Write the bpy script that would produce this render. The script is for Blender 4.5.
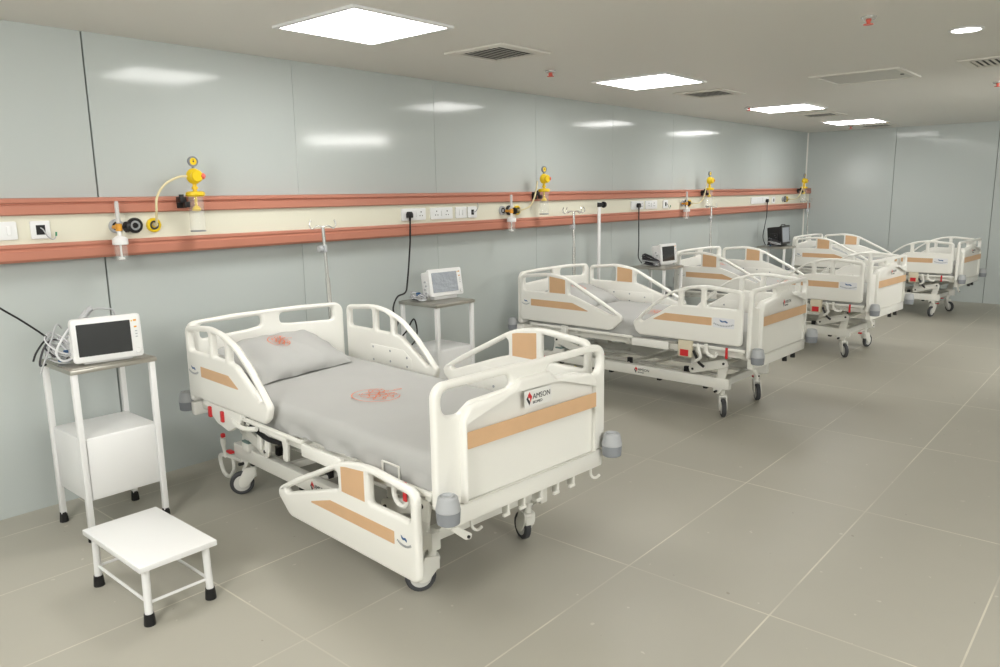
import bpy, bmesh, math, random
from mathutils import Matrix, Vector
from mathutils.geometry import delaunay_2d_cdt
for _o in list(bpy.data.objects): bpy.data.objects.remove(_o)
S = bpy.context.scene
COL = S.collection
PI = math.pi
rad = math.radians

# ------------------------------------------------------------------ camera
CH = 1.545
cam_d = bpy.data.cameras.new('camera'); cam = bpy.data.objects.new('camera', cam_d); COL.objects.link(cam)
cam_d.sensor_fit = 'HORIZONTAL'; cam_d.sensor_width = 36.0; cam_d.lens = 758.863 / 1000 * 36
cam_d.clip_start = 0.05; cam_d.clip_end = 100
_y, _p, _r = 0.85438876, 0.18231389, -0.01509072
_f = Vector((math.sin(_y) * math.cos(_p), math.cos(_y) * math.cos(_p), -math.sin(_p)))
_ri = Vector((math.cos(_y), -math.sin(_y), 0)); _u = _ri.cross(_f)
_R = _ri * math.cos(_r) + _u * math.sin(_r); _U = _u * math.cos(_r) - _ri * math.sin(_r)
cam.matrix_world = Matrix(((_R.x, _U.x, -_f.x, 0), (_R.y, _U.y, -_f.y, 0), (_R.z, _U.z, -_f.z, CH), (0, 0, 0, 1)))
S.camera = cam

# ------------------------------------------------------------------ world, lights, exposure
W = bpy.data.worlds.new('world'); S.world = W; W.use_nodes = True
W.node_tree.nodes['Background'].inputs[0].default_value = (.9, .95, 1, 1)
W.node_tree.nodes['Background'].inputs[1].default_value = 0.05
S.view_settings.view_transform = 'Standard'; S.view_settings.look = 'None'
S.view_settings.gamma = 1; S.view_settings.use_curve_mapping = False
S.view_settings.exposure = 0.35
PANEL_EMIT = 13.5

def area_light(name, loc, target, sx, sy, power, colour=(1, 1, 1)):
    d = bpy.data.lights.new(name, 'AREA'); d.shape = 'RECTANGLE'; d.size = sx; d.size_y = sy
    d.energy = power; d.color = colour
    o = bpy.data.objects.new(name, d); COL.objects.link(o); o.location = loc
    v = Vector(target) - Vector(loc); o.rotation_euler = v.to_track_quat('-Z', 'Y').to_euler()
    return o
# two studio strobes whose mirror images show in the glossy walls
area_light('softbox_or_fill_light', (-1.0, 1.26, 1.95), (3.2, 3.4, 0.9), 0.75, 0.95, 46, (1, .985, .95))
area_light('softbox_or_fill_light', (7.4, -.8, 1.92), (8.4, -.12, 1.75), 0.7, 0.85, 45, (1, .985, .95))
area_light('softbox_or_fill_light', (1.2, -2.6, 2.0), (4.6, 2.5, 0.7), 1.4, 1.2, 60, (1, .985, .95))  # added front fill behind the camera, not one of the mirrored strobes
area_light('strip_light', (7.02, -.62, 2.33), (3.6, 4.1, 1.4), 1.1, 0.10, 11, (1, .985, .95))

# ------------------------------------------------------------------ room sizes (metres; camera stands at the origin)
WY = 4.17      # long wall
WX = 11.87     # far wall
HC = 2.37      # ceiling
X0, Y0 = -2.6, -4.2

# ------------------------------------------------------------------ materials
def mat(name, col, rough=.5, metal=0, spec=.5, emit=None, trans=0, ior=1.45, alpha=1, coat=0, bump=None, vary=None):
    m = bpy.data.materials.new(name); m.use_nodes = True
    nt = m.node_tree; b = nt.nodes['Principled BSDF']
    b.inputs['Base Color'].default_value = (*col, 1); b.inputs['Roughness'].default_value = rough
    b.inputs['Metallic'].default_value = metal; b.inputs['Specular IOR Level'].default_value = spec
    b.inputs['Transmission Weight'].default_value = trans; b.inputs['IOR'].default_value = ior
    b.inputs['Alpha'].default_value = alpha; b.inputs['Coat Weight'].default_value = coat
    if emit: b.inputs['Emission Color'].default_value = (*emit[0], 1); b.inputs['Emission Strength'].default_value = emit[1]
    tc = None
    if bump or vary:
        tc = nt.nodes.new('ShaderNodeTexCoord')
    if bump:
        n = nt.nodes.new('ShaderNodeTexNoise'); n.inputs['Scale'].default_value = bump[0]; n.inputs['Detail'].default_value = 3
        bp = nt.nodes.new('ShaderNodeBump'); bp.inputs['Strength'].default_value = bump[1]; bp.inputs['Distance'].default_value = bump[2]
        nt.links.new(tc.outputs['Object'], n.inputs['Vector']); nt.links.new(n.outputs['Fac'], bp.inputs['Height'])
        nt.links.new(bp.outputs['Normal'], b.inputs['Normal'])
    if vary:
        n = nt.nodes.new('ShaderNodeTexNoise'); n.inputs['Scale'].default_value = vary[0]; n.inputs['Detail'].default_value = 4
        mx = nt.nodes.new('ShaderNodeMix'); mx.data_type = 'RGBA'
        mx.inputs['A'].default_value = (*[c * (1 - vary[1]) for c in col], 1); mx.inputs['B'].default_value = (*[min(1, c * (1 + vary[1])) for c in col], 1)
        nt.links.new(tc.outputs['Object'], n.inputs['Vector']); nt.links.new(n.outputs['Fac'], mx.inputs['Factor'])
        nt.links.new(mx.outputs['Result'], b.inputs['Base Color'])
    return m

M = {}
M['wall'] = mat('painted_steel_panel', (.495, .535, .52), .10, spec=.36, bump=(1.1, .10, .012))
M['seam'] = mat('panel_joint', (.17, .175, .17), .6)
M['wall_plain'] = mat('painted_wall', (.56, .575, .55), .5)
M['ceiling'] = mat('ceiling_board', (.76, .745, .69), .40, spec=.4, bump=(.9, .1, .02))
M['alu'] = mat('aluminium_trim', (.78, .79, .78), .25, .9)
M['plastic'] = mat('bed_plastic', (.84, .835, .785), .32, spec=.5)
M['frame'] = mat('powder_coated_steel', (.77, .765, .71), .35, spec=.5)
M['white'] = mat('white_enamel', (.80, .805, .80), .28, spec=.5)
M['tan'] = mat('tan_laminate', (.67, .43, .245), .45, vary=(14, .06))
M['sheet'] = mat('grey_sheet', (.465, .467, .455), .85, spec=.15, bump=(420, .15, .0006), vary=(5, .03))
M['print'] = mat('orange_print', (.80, .20, .08), .7)
M['grey1'] = mat('light_grey_rubber', (.42, .435, .45), .5)
M['grey2'] = mat('grey_rubber', (.245, .26, .28), .55)
M['tyre'] = mat('dark_tyre', (.055, .057, .062), .6)
M['hub'] = mat('pale_hub', (.62, .62, .59), .4)
M['black'] = mat('black_plastic', (.012, .012, .013), .4)
M['darkmetal'] = mat('dark_gap', (.05, .05, .045), .6)
M['red'] = mat('red_plastic', (.60, .03, .035), .4)
M['sprinkler'] = mat('coral_red_metal', (.72, .13, .09), .4)
M['beige'] = mat('beige_plastic', (.68, .62, .47), .45)
M['ink'] = mat('dark_ink', (.03, .035, .04), .6)
M['inkgrey'] = mat('grey_ink', (.36, .38, .40), .6)
M['blue'] = mat('blue_ink', (.05, .13, .30), .5)
M['label'] = mat('white_label', (.78, .79, .81), .4)
M['plaque'] = mat('bed_coloured_label', (.80, .80, .77), .35)
M['terra'] = mat('terracotta_profile', (.50, .205, .14), .36, spec=.45)
M['cream'] = mat('cream_fascia', (.74, .725, .60), .38)
M['chrome'] = mat('chrome', (.74, .74, .72), .25, .85)
M['steel'] = mat('brushed_steel', (.47, .455, .41), .32, .85, vary=(9, .12))
M['yellow'] = mat('yellow_plastic', (.80, .56, .015), .35)
M['orange'] = mat('amber_plastic', (.72, .33, .03), .35)
M['hose'] = mat('cream_hose', (.74, .66, .40), .4)
M['glass'] = mat('clear_jar', (.80, .83, .80), .04, alpha=.17, spec=.9)
M['tube'] = mat('frosted_tube', (.80, .82, .82), .2, alpha=.55)
M['screen'] = mat('dark_screen', (.032, .033, .034), .16, spec=.8)
M['film'] = mat('film_covered_screen', (.33, .36, .40), .16, spec=.7, bump=(30, .5, .01))
M['cablegrey'] = mat('grey_cable', (.45, .46, .47), .5)
M['cabledark'] = mat('dark_grey_cable', (.05, .05, .055), .5)
M['green'] = mat('green_sleeve', (.03, .25, .12), .5)
M['tealgrey'] = mat('teal_grey_rubber', (.17, .25, .23), .5)
M['socket'] = mat('white_socket', (.82, .83, .83), .3)
M['led'] = mat('led_diffuser', (.9, .9, .9), .4, emit=((1, .985, .955), PANEL_EMIT))
M['ventdark'] = mat('vent_inside', (.07, .07, .065), .7)
M['vent'] = mat('vent_paint', (.74, .72, .66), .45)
M['hatch'] = mat('access_panel_paint', (.57, .565, .52), .4)
M['yellowwire'] = mat('yellow_wire', (.75, .62, .05), .5)

def floor_material():
    m = bpy.data.materials.new('floor_tiles'); m.use_nodes = True; nt = m.node_tree; N = nt.nodes; L = nt.links
    b = N['Principled BSDF']; tc = N.new('ShaderNodeTexCoord'); sx = N.new('ShaderNodeSeparateXYZ'); L.new(tc.outputs['Object'], sx.inputs[0])
    def math_(op, a, bb=None, c=None):
        n = N.new('ShaderNodeMath'); n.operation = op
        for i, v in enumerate((a, bb, c)):
            if v is None: continue
            if isinstance(v, (int, float)): n.inputs[i].default_value = v
            else: L.new(v, n.inputs[i])
        return n.outputs[0]
    def line(co, off, step, w):
        q = math_('DIVIDE', math_('SUBTRACT', co, off), step)
        fr = math_('FRACT', q); d = math_('ABSOLUTE', math_('SUBTRACT', fr, .5))   # .5 at a joint
        return math_('GREATER_THAN', d, .5 - w / step), math_('FLOOR', q)
    lx, ix = line(sx.outputs[0], 1.386, 1.1905, .0032)
    ly, iy = line(sx.outputs[1], 1.545, .5995, .0032)
    wear = N.new('ShaderNodeTexNoise'); wear.inputs['Scale'].default_value = 1.7; wear.inputs['Detail'].default_value = 5
    L.new(tc.outputs['Object'], wear.inputs['Vector'])
    wr = N.new('ShaderNodeMapRange'); wr.inputs[1].default_value = .40; wr.inputs[2].default_value = .60; wr.inputs[3].default_value = .22; wr.inputs[4].default_value = .85
    L.new(wear.outputs['Fac'], wr.inputs[0])
    g = math_('MULTIPLY', math_('MAXIMUM', lx, ly), wr.outputs[0])
    wn = N.new('ShaderNodeTexWhiteNoise'); wn.noise_dimensions = '2D'; cv = N.new('ShaderNodeCombineXYZ'); L.new(ix, cv.inputs[0]); L.new(iy, cv.inputs[1]); L.new(cv.outputs[0], wn.inputs['Vector'])
    cl = N.new('ShaderNodeTexNoise'); cl.inputs['Scale'].default_value = 3.2; cl.inputs['Detail'].default_value = 6; L.new(tc.outputs['Object'], cl.inputs['Vector'])
    t = math_('ADD', math_('MULTIPLY', wn.outputs['Value'], .35), math_('MULTIPLY', cl.outputs['Fac'], .65))
    base = N.new('ShaderNodeMix'); base.data_type = 'RGBA'; base.inputs['A'].default_value = (.385, .37, .315, 1); base.inputs['B'].default_value = (.43, .413, .352, 1)
    L.new(t, base.inputs['Factor'])
    # small pale paint specks and dark spots left on the tiles
    def specks(scale, th, seedshift):
        mp = N.new('ShaderNodeMapping'); mp.inputs['Location'].default_value = (seedshift, seedshift * .7, 0); L.new(tc.outputs['Object'], mp.inputs[0])
        n = N.new('ShaderNodeTexNoise'); n.inputs['Scale'].default_value = scale; n.inputs['Detail'].default_value = 1.5; L.new(mp.outputs[0], n.inputs['Vector'])
        return math_('GREATER_THAN', n.outputs['Fac'], th)
    s1 = math_('MULTIPLY', specks(21, .755, 3.1), .5); s2 = math_('MULTIPLY', specks(23, .775, 11.7), .35)
    m1 = N.new('ShaderNodeMix'); m1.data_type = 'RGBA'; L.new(base.outputs['Result'], m1.inputs['A']); m1.inputs['B'].default_value = (.62, .60, .53, 1); L.new(s1, m1.inputs['Factor'])
    m2 = N.new('ShaderNodeMix'); m2.data_type = 'RGBA'; L.new(m1.outputs['Result'], m2.inputs['A']); m2.inputs['B'].default_value = (.14, .12, .09, 1); L.new(s2, m2.inputs['Factor'])
    m3 = N.new('ShaderNodeMix'); m3.data_type = 'RGBA'; L.new(m2.outputs['Result'], m3.inputs['A']); m3.inputs['B'].default_value = (.66, .63, .53, 1); L.new(g, m3.inputs['Factor'])
    L.new(m3.outputs['Result'], b.inputs['Base Color'])
    b.inputs['Roughness'].default_value = .42; b.inputs['Specular IOR Level'].default_value = .35
    return m
M['floor'] = floor_material()

# ------------------------------------------------------------------ mesh helpers
def fillet(pts, r, n=5):
    """round the corners of a closed polygon; r is a number or one radius per corner"""
    out = []; k = len(pts)
    for i in range(k):
        p = Vector(pts[i][:2]); a = Vector(pts[i - 1][:2]); c = Vector(pts[(i + 1) % k][:2])
        rr = r[i] if isinstance(r, (list, tuple)) else r
        d1 = a - p; d2 = c - p; l1 = d1.length; l2 = d2.length
        if rr <= 0 or l1 < 1e-6 or l2 < 1e-6: out.append((p.x, p.y)); continue
        d1 /= l1; d2 /= l2; ang = d1.angle(d2)
        if ang > PI - .05: out.append((p.x, p.y)); continue
        t = min(rr / math.tan(ang / 2), .48 * l1, .48 * l2)
        rr = t * math.tan(ang / 2)
        cen = p + (d1 + d2).normalized() * (rr / math.sin(ang / 2))
        s = p + d1 * t - cen; e = p + d2 * t - cen
        a0 = math.atan2(s.y, s.x); a1 = math.atan2(e.y, e.x); da = (a1 - a0 + PI) % (2 * PI) - PI
        for j in range(n + 1):
            q = a0 + da * j / n; out.append((cen.x + rr * math.cos(q), cen.y + rr * math.sin(q)))
    return out

def smooth_path(pts, n=6, closed=False):
    P = [Vector(p) for p in pts]; out = []; k = len(P)
    for i in range(k if closed else k - 1):
        if closed: a, b, c, d = P[i - 1], P[i], P[(i + 1) % k], P[(i + 2) % k]
        else: a, b, c, d = P[max(i - 1, 0)], P[i], P[i + 1], P[min(i + 2, k - 1)]
        for j in range(n):
            t = j / n
            out.append(.5 * ((2 * b) + (c - a) * t + (2 * a - 5 * b + 4 * c - d) * t * t + (3 * b - a - 3 * c + d) * t ** 3))
    if not closed: out.append(P[-1])
    return out

AX_VZ = Matrix(((0, 0, 1, 0), (1, 0, 0, 0), (0, 1, 0, 0), (0, 0, 0, 1)))   # (a,b,n) -> y=a, z=b, x=n
AX_UZ = Matrix(((1, 0, 0, 0), (0, 0, -1, 0), (0, 1, 0, 0), (0, 0, 0, 1)))  # (a,b,n) -> x=a, z=b, y=-n
def at(x, y, z): return Matrix.Translation((x, y, z))
def RZ(a): return Matrix.Rotation(a, 4, 'Z')
def RX(a): return Matrix.Rotation(a, 4, 'X')
def RY(a): return Matrix.Rotation(a, 4, 'Y')

class MB:
    def __init__(s): s.b = bmesh.new(); s.mi = 0
    def _paint(s, n0):
        s.b.faces.ensure_lookup_table()
        for f in s.b.faces[n0:]: f.material_index = s.mi
    def use(s, i): s.mi = i; return s
    def box(s, c, d, mtx=None, bev=.0, seg=2):
        t = bmesh.new(); bmesh.ops.create_cube(t, size=1, matrix=Matrix.Diagonal((*d, 1)))
        if bev > 0:
            bmesh.ops.bevel(t, geom=list(t.edges), offset=min(bev, min(d) * .45), segments=seg, affect='EDGES', profile=.5)
        m = at(*c); m = (mtx @ m) if mtx is not None else m
        t.transform(m); return s.merge(t)
    def merge(s, t):
        me = bpy.data.meshes.new('tmp'); t.to_mesh(me); t.free(); n0 = len(s.b.faces)
        s.b.from_mesh(me); bpy.data.meshes.remove(me); s._paint(n0); return s
    def cyl(s, p0, p1, r, r1=None, n=14, cap=True):
        p0 = Vector(p0); p1 = Vector(p1); d = p1 - p0
        t = bmesh.new(); bmesh.ops.create_cone(t, cap_ends=cap, segments=n, radius1=r, radius2=r if r1 is None else r1, depth=d.length)
        t.transform(Matrix.Translation((p0 + p1) / 2) @ d.to_track_quat('Z', 'Y').to_matrix().to_4x4()); return s.merge(t)
    def tube(s, pts, r, n=8, closed=False):
        P = [Vector(p) for p in pts]; k = len(P); t = bmesh.new(); rings = []; up = None
        for i in range(k):
            a = P[i - 1] if (closed or i > 0) else P[i]; c = P[(i + 1) % k] if (closed or i < k - 1) else P[i]
            d = (c - a).normalized()
            if up is None:
                up = Vector((0, 0, 1)) if abs(d.z) < .9 else Vector((1, 0, 0))
            up = (up - d * up.dot(d))
            up = up.normalized() if up.length > 1e-6 else d.orthogonal().normalized()
            sd = d.cross(up)
            rr = r[i] if isinstance(r, (list, tuple)) else r
            rings.append([t.verts.new(P[i] + (up * math.cos(q) + sd * math.sin(q)) * rr) for q in [2 * PI * j / n for j in range(n)]])
        for i in range(k if closed else k - 1):
            A = rings[i]; B = rings[(i + 1) % k]
            for j in range(n): t.faces.new((A[j], A[(j + 1) % n], B[(j + 1) % n], B[j]))
        if not closed: t.faces.new(rings[0][::-1]); t.faces.new(rings[-1])
        bmesh.ops.recalc_face_normals(t, faces=t.faces); return s.merge(t)
    def lathe(s, prof, mtx=None, n=20):
        """prof: (radius, height) pairs, turned about local z"""
        t = bmesh.new(); rings = []
        for r, h in prof:
            if r < 1e-6: rings.append([t.verts.new((0, 0, h))])
            else: rings.append([t.verts.new((r * math.cos(2 * PI * j / n), r * math.sin(2 * PI * j / n), h)) for j in range(n)])
        for A, B in zip(rings, rings[1:]):
            for j in range(n):
                a, b = A[j % len(A)], A[(j + 1) % len(A)]; c, d = B[(j + 1) % len(B)], B[j % len(B)]
                vs = []
                for v in (a, b, c, d):
                    if v not in vs: vs.append(v)
                if len(vs) > 2: t.faces.new(vs)
        bmesh.ops.recalc_face_normals(t, faces=t.faces)
        if mtx is not None: t.transform(mtx)
        return s.merge(t)
    def torus(s, R, r, mtx=None, n=24, m=8):
        t = bmesh.new(); g = [[t.verts.new(((R + r * math.cos(q)) * math.cos(p), (R + r * math.cos(q)) * math.sin(p), r * math.sin(q))) for q in [2 * PI * j / m for j in range(m)]] for p in [2 * PI * i / n for i in range(n)]]
        for i in range(n):
            for j in range(m): t.faces.new((g[i][j], g[(i + 1) % n][j], g[(i + 1) % n][(j + 1) % m], g[i][(j + 1) % m]))
        bmesh.ops.recalc_face_normals(t, faces=t.faces)
        if mtx is not None: t.transform(mtx)
        return s.merge(t)
    def sphere(s, c, r, sc=(1, 1, 1), n=16):
        t = bmesh.new(); bmesh.ops.create_uvsphere(t, u_segments=n, v_segments=max(8, n * 2 // 3), radius=r)
        t.transform(at(*c) @ Matrix.Diagonal((*sc, 1))); return s.merge(t)
    def plate(s, outer, holes, thick, mtx, bev=.004, res=2):
        """flat board with openings and rounded edges, lying in the a-b plane of mtx"""
        bev = min(bev, thick * .49); loops = []
        for k, pl in enumerate([outer] + list(holes)):
            P = []
            for q in pl:
                q = Vector((q[0], q[1]))
                if not P or (q - P[-1]).length > 1e-5: P.append(q)
            if (P[0] - P[-1]).length < 1e-5: P.pop()
            A = sum(P[i - 1].x * P[i].y - P[i].x * P[i - 1].y for i in range(len(P)))
            if (A > 0) != (k == 0): P.reverse()
            N = []
            for i in range(len(P)):
                d1 = (P[i] - P[i - 1]).normalized(); d2 = (P[(i + 1) % len(P)] - P[i]).normalized()
                n1 = Vector((-d1.y, d1.x)); n2 = Vector((-d2.y, d2.x)); N.append((n1 + n2) / max(.35, 1 + n1.dot(n2)))
            loops.append((P, N))
        prof = [(bev * (1 - math.cos(q)), thick / 2 - bev + bev * math.sin(q)) for q in [PI / 2 * i / (res + 1) for i in range(res + 2)]]
        layers = [(o, -h) for o, h in reversed(prof)] + prof
        t = bmesh.new(); caps = ([], [])
        for P, N in loops:
            rings = [[t.verts.new((p.x + n.x * o, p.y + n.y * o, h)) for p, n in zip(P, N)] for o, h in layers]
            k = len(P)
            for A, B in zip(rings, rings[1:]):
                for i in range(k): t.faces.new((A[i], A[(i + 1) % k], B[(i + 1) % k], B[i]))
            caps[0].append(rings[0]); caps[1].append(rings[-1])
        vs = [Vector(v.co.xy) for r in caps[1] for v in r]; ed = []; b = 0
        for r in caps[1]: ed += [(b + i, b + (i + 1) % len(r)) for i in range(len(r))]; b += len(r)
        vo, _, fo, vmap, _, _ = delaunay_2d_cdt(vs, ed, [], 0, 1e-7)
        L2 = [[v.co.xy.copy() for v in r] for r in caps[1]]
        def inside(c):
            w_ = False
            for lp in L2:
                for i in range(len(lp)):
                    a, b_ = lp[i - 1], lp[i]
                    if (a.y > c.y) != (b_.y > c.y) and c.x < (b_.x - a.x) * (c.y - a.y) / (b_.y - a.y) + a.x: w_ = not w_
            return w_
        fo = [f for f in fo if inside((vo[f[0]] + vo[f[1]] + vo[f[2]]) / 3)]
        for c, flip in ((caps[1], False), (caps[0], True)):
            flat = [v for r in c for v in r]
            for f in fo:
                q = []
                for w_ in f:
                    if vmap[w_] and flat[vmap[w_][0]] not in q: q.append(flat[vmap[w_][0]])
                if len(q) > 2:
                    try: t.faces.new(q[::-1] if flip else q)
                    except ValueError: pass
        t.transform(mtx)
        if mtx.determinant() < 0: bmesh.ops.reverse_faces(t, faces=t.faces)
        return s.merge(t)
    def text(s, body, size, mtx, depth=.0006, align='LEFT', shear=0):
        cu = bpy.data.curves.new('tmp', 'FONT'); cu.body = body; cu.size = size; cu.extrude = depth; cu.align_x = align; cu.shear = shear; cu.resolution_u = 3
        return s._curve(cu, mtx)
    def _curve(s, cu, mtx):
        ob = bpy.data.objects.new('tmp', cu); COL.objects.link(ob)
        dg = bpy.context.evaluated_depsgraph_get(); dg.update()
        me = bpy.data.meshes.new_from_object(ob.evaluated_get(dg))
        t = bmesh.new(); t.from_mesh(me); bmesh.ops.remove_doubles(t, verts=t.verts, dist=1e-5); t.transform(mtx)
        if mtx.determinant() < 0: bmesh.ops.reverse_faces(t, faces=t.faces)
        bpy.data.objects.remove(ob); bpy.data.curves.remove(cu); bpy.data.meshes.remove(me)
        return s.merge(t)
    def build(s, name, m, parent=None, smooth=35, **kw):
        me = bpy.data.meshes.new(name); s.b.to_mesh(me); s.b.free()
        for q in (m if isinstance(m, (list, tuple)) else [m]): me.materials.append(q)
        if smooth:
            me.shade_smooth(); me.set_sharp_from_angle(angle=rad(smooth))
        o = bpy.data.objects.new(name, me); COL.objects.link(o)
        if parent: o.parent = parent
        for k, v in kw.items(): o[k] = v
        return o

def thing(name, label, cat, loc=(0, 0, 0), rot=0, group=None):
    o = bpy.data.objects.new(name, None); COL.objects.link(o); o.location = loc; o.rotation_euler = (0, 0, rot)
    o.empty_display_size = .1; return tag(o, label, cat, group)
def tag(o, label, cat, group=None):
    o['label'] = label; o['category'] = cat
    if group: o['group'] = group
    return o
def struct(o): o['kind'] = 'structure'; return o
def kids(o): return [c for c in bpy.data.objects if c.parent == o]
def dup(src, label, loc=None, rot=None):
    r = src.copy(); COL.objects.link(r); r['label'] = label
    if loc: r.location = loc
    if rot is not None: r.rotation_euler = (0, 0, rot)
    for ch in kids(src):
        c = ch.copy(); COL.objects.link(c); c.parent = r
        for g in kids(ch):
            d = g.copy(); COL.objects.link(d); d.parent = c
    return r

# ------------------------------------------------------------------ the room
def room():
    o = MB().box(((X0 + WX) / 2, (Y0 + WY) / 2, -.05), (WX - X0 + .4, WY - Y0 + .4, .1)).build('floor', M['floor'], smooth=0); struct(o)
    o = MB().box(((X0 + WX) / 2, (Y0 + WY) / 2, HC + .05), (WX - X0 + .4, WY - Y0 + .4, .1)).build('ceiling', M['ceiling'], smooth=0); struct(o)
    # long panelled wall: 1.2 m steel sandwich panels with thin dark joints
    m = MB(); xs = [1.651 + 1.216 * k for k in range(-4, 9)]; gaps = {0: .0075}
    edges = [X0 - .1] + [x for x in xs if X0 < x < WX - .15] + [WX + .1]
    for a, b in zip(edges, edges[1:]):
        ga = .008 if abs(a - 1.651) < .01 else .0021; gb = .008 if abs(b - 1.651) < .01 else .0021
        m.box(((a + ga / 2 + b - gb / 2) / 2, WY + .025, HC / 2), (b - gb / 2 - a - ga / 2, .05, HC + .06), bev=.0012, seg=1)
    m.use(1).box(((X0 + WX) / 2, WY + .06, HC / 2), (WX - X0 + .2, .02, HC + .06))
    struct(m.build('wall_left', [M['wall'], M['seam']], smooth=0))
    m = MB(); ys = [WY + .1] + [WY - 1.22 * k for k in range(1, 7)] + [Y0 - .1]
    for a, b in zip(ys, ys[1:]):
        m.box((WX + .025, (a + b) / 2, HC / 2), (.05, a - b - .0055, HC + .06), bev=.0012, seg=1)
    m.use(1).box((WX + .06, (Y0 + WY) / 2, HC / 2), (.02, WY - Y0 + .2, HC + .06))
    struct(m.build('wall_back', [M['wall'], M['seam']], smooth=0))
    struct(MB().box(((X0 + WX) / 2, Y0 - .05, HC / 2), (WX - X0 + .3, .1, HC + .06)).build('wall_right', M['wall'], smooth=0))
    struct(MB().box((X0 - .05, (Y0 + WY) / 2, HC / 2), (.1, WY - Y0 + .3, HC + .06)).build('wall_front', M['wall'], smooth=0))
    # white cove strip in the far corner
    m = MB(); prof = [(0, 0), (-.016, 0)] + [(-.016 * math.cos(q), -.016 * math.sin(q)) for q in [PI / 2 * j / 5 for j in range(1, 5)]] + [(0, -.016)]
    m.plate(prof, [], HC - .004, at(WX - .0015, WY - .0015, HC / 2), bev=.0005, res=0)
    struct(m.build('trim_1', M['frame']))
room()

# ------------------------------------------------------------------ ceiling things
def led_panel(x, y, label, first=[None]):
    if first[0]: return dup(first[0], label, (x, y, HC))
    t = thing('led_ceiling_panel', label, 'ceiling light', (x, y, HC), group='square led panels on the ceiling')
    m = MB(); w = .315
    m.plate([(-w, -w), (w, -w), (w, w), (-w, w)], [[(-.29, -.29), (.29, -.29), (.29, .29), (-.29, .29)]], .013, at(0, 0, -.007), bev=.0015, res=1)
    m.box((0, 0, -.0035), (.60, .60, .005)); m.build('frame', M['white'], t, smooth=0)
    m = MB(); m.box((0, 0, -.0095), (.578, .578, .006)); m.build('diffuser', M['led'], t, smooth=0)
    first[0] = t; return t
for x, y, lb in [(2.56, 3.09, 'largest and nearest square LED panel glowing on the ceiling above the front bed'),
                 (5.30, 3.07, 'second square LED panel along the ceiling, beyond the first square vent'),
                 (8.04, 3.06, 'third square LED panel along the ceiling, with a small red fitting at its corner'),
                 (10.34, 3.06, 'farthest square LED panel, on the ceiling near the far wall'),
                 (-0.2, 3.09, 'square LED panel on the ceiling behind the camera, above the left end of the wall'),
                 (2.1, -.9, 'added square LED fill panel on the ceiling behind the camera, facing the foot of the nearest bed'),  # this panel and those below are unseen, added to light the bed fronts
                 (2.7, -2.1, 'added square LED fill panel on the ceiling behind the camera, over the open floor'),
                 (2.8, -3.5, 'added square LED fill panel on the ceiling behind the camera, nearest the opposite long wall'),
                 (-.6, -1.4, 'added square LED fill panel on the ceiling behind the camera, farthest from the beds')]:
    led_panel(x, y, lb)

def air_vent(x, y, label, first=[None]):
    if first[0]: return dup(first[0], label, (x, y, HC))
    t = thing('air_vent', label, 'air vent', (x, y, HC), group='square slatted air vents on the ceiling')
    w = .225; i = .165
    m = MB(); m.plate([(-w, -w), (w, -w), (w, w), (-w, w)], [[(-i, -i), (i, -i), (i, i), (-i, i)]], .012, at(0, 0, -.0065), bev=.003, res=1); m.build('frame', M['vent'], t, smooth=0)
    MB().box((0, 0, -.0012), (.34, .34, .002)).build('backing', M['ventdark'], t, smooth=0)
    m = MB()
    for k in range(9):
        m.box((0, 0, 0), (.33, .029, .0025), mtx=at(0, -.146 + k * .0365, -.008) @ RX(rad(16)))
    m.build('louvre', M['vent'], t, smooth=0)
    first[0] = t; return t
for x, y, lb in [(3.58, 3.10, 'nearest square air vent, on the ceiling between the two nearest LED panels'),
                 (6.33, 3.08, 'square air vent just beyond the second LED panel'),
                 (9.07, 3.06, 'square air vent just beyond the third LED panel'),
                 (11.22, 3.05, 'farthest square air vent, on the ceiling against the far wall'),
                 (6.20, .93, 'square air vent cut by the right edge of the photo')]:
    air_vent(x, y, lb)

def downlight():
    t = thing('recessed_downlight', 'round recessed downlight glowing on the ceiling at the upper right', 'ceiling light', (4.85, .905, HC))
    MB().lathe([(.078, 0), (.084, -.003), (.084, -.007), (.072, -.010), (.066, -.006), (.066, 0)], n=32).build('trim_ring', M['white'], t)
    MB().lathe([(0, -.008), (.066, -.008), (.066, -.002), (0, -.002)], n=32).build('lens', M['led'], t)
downlight()

def hatch():
    t = thing('ceiling_hatch', 'flush square access hatch with a small dark latch in the ceiling', 'access hatch', (6.29, 1.81, HC))
    MB().plate([(-.31, -.31), (.31, -.31), (.31, .31), (-.31, .31)], [[(-.275, -.275), (.275, -.275), (.275, .275), (-.275, .275)]], .012, at(0, 0, -.0065), bev=.002, res=1).build('frame', M['ceiling'], t, smooth=0)
    MB().box((0, 0, -.003), (.543, .543, .004)).build('hatch_door', M['hatch'], t, smooth=0)
    MB().box((.05, -.24, -.007), (.035, .02, .005)).build('latch', M['ventdark'], t, smooth=0)
hatch()

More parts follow.
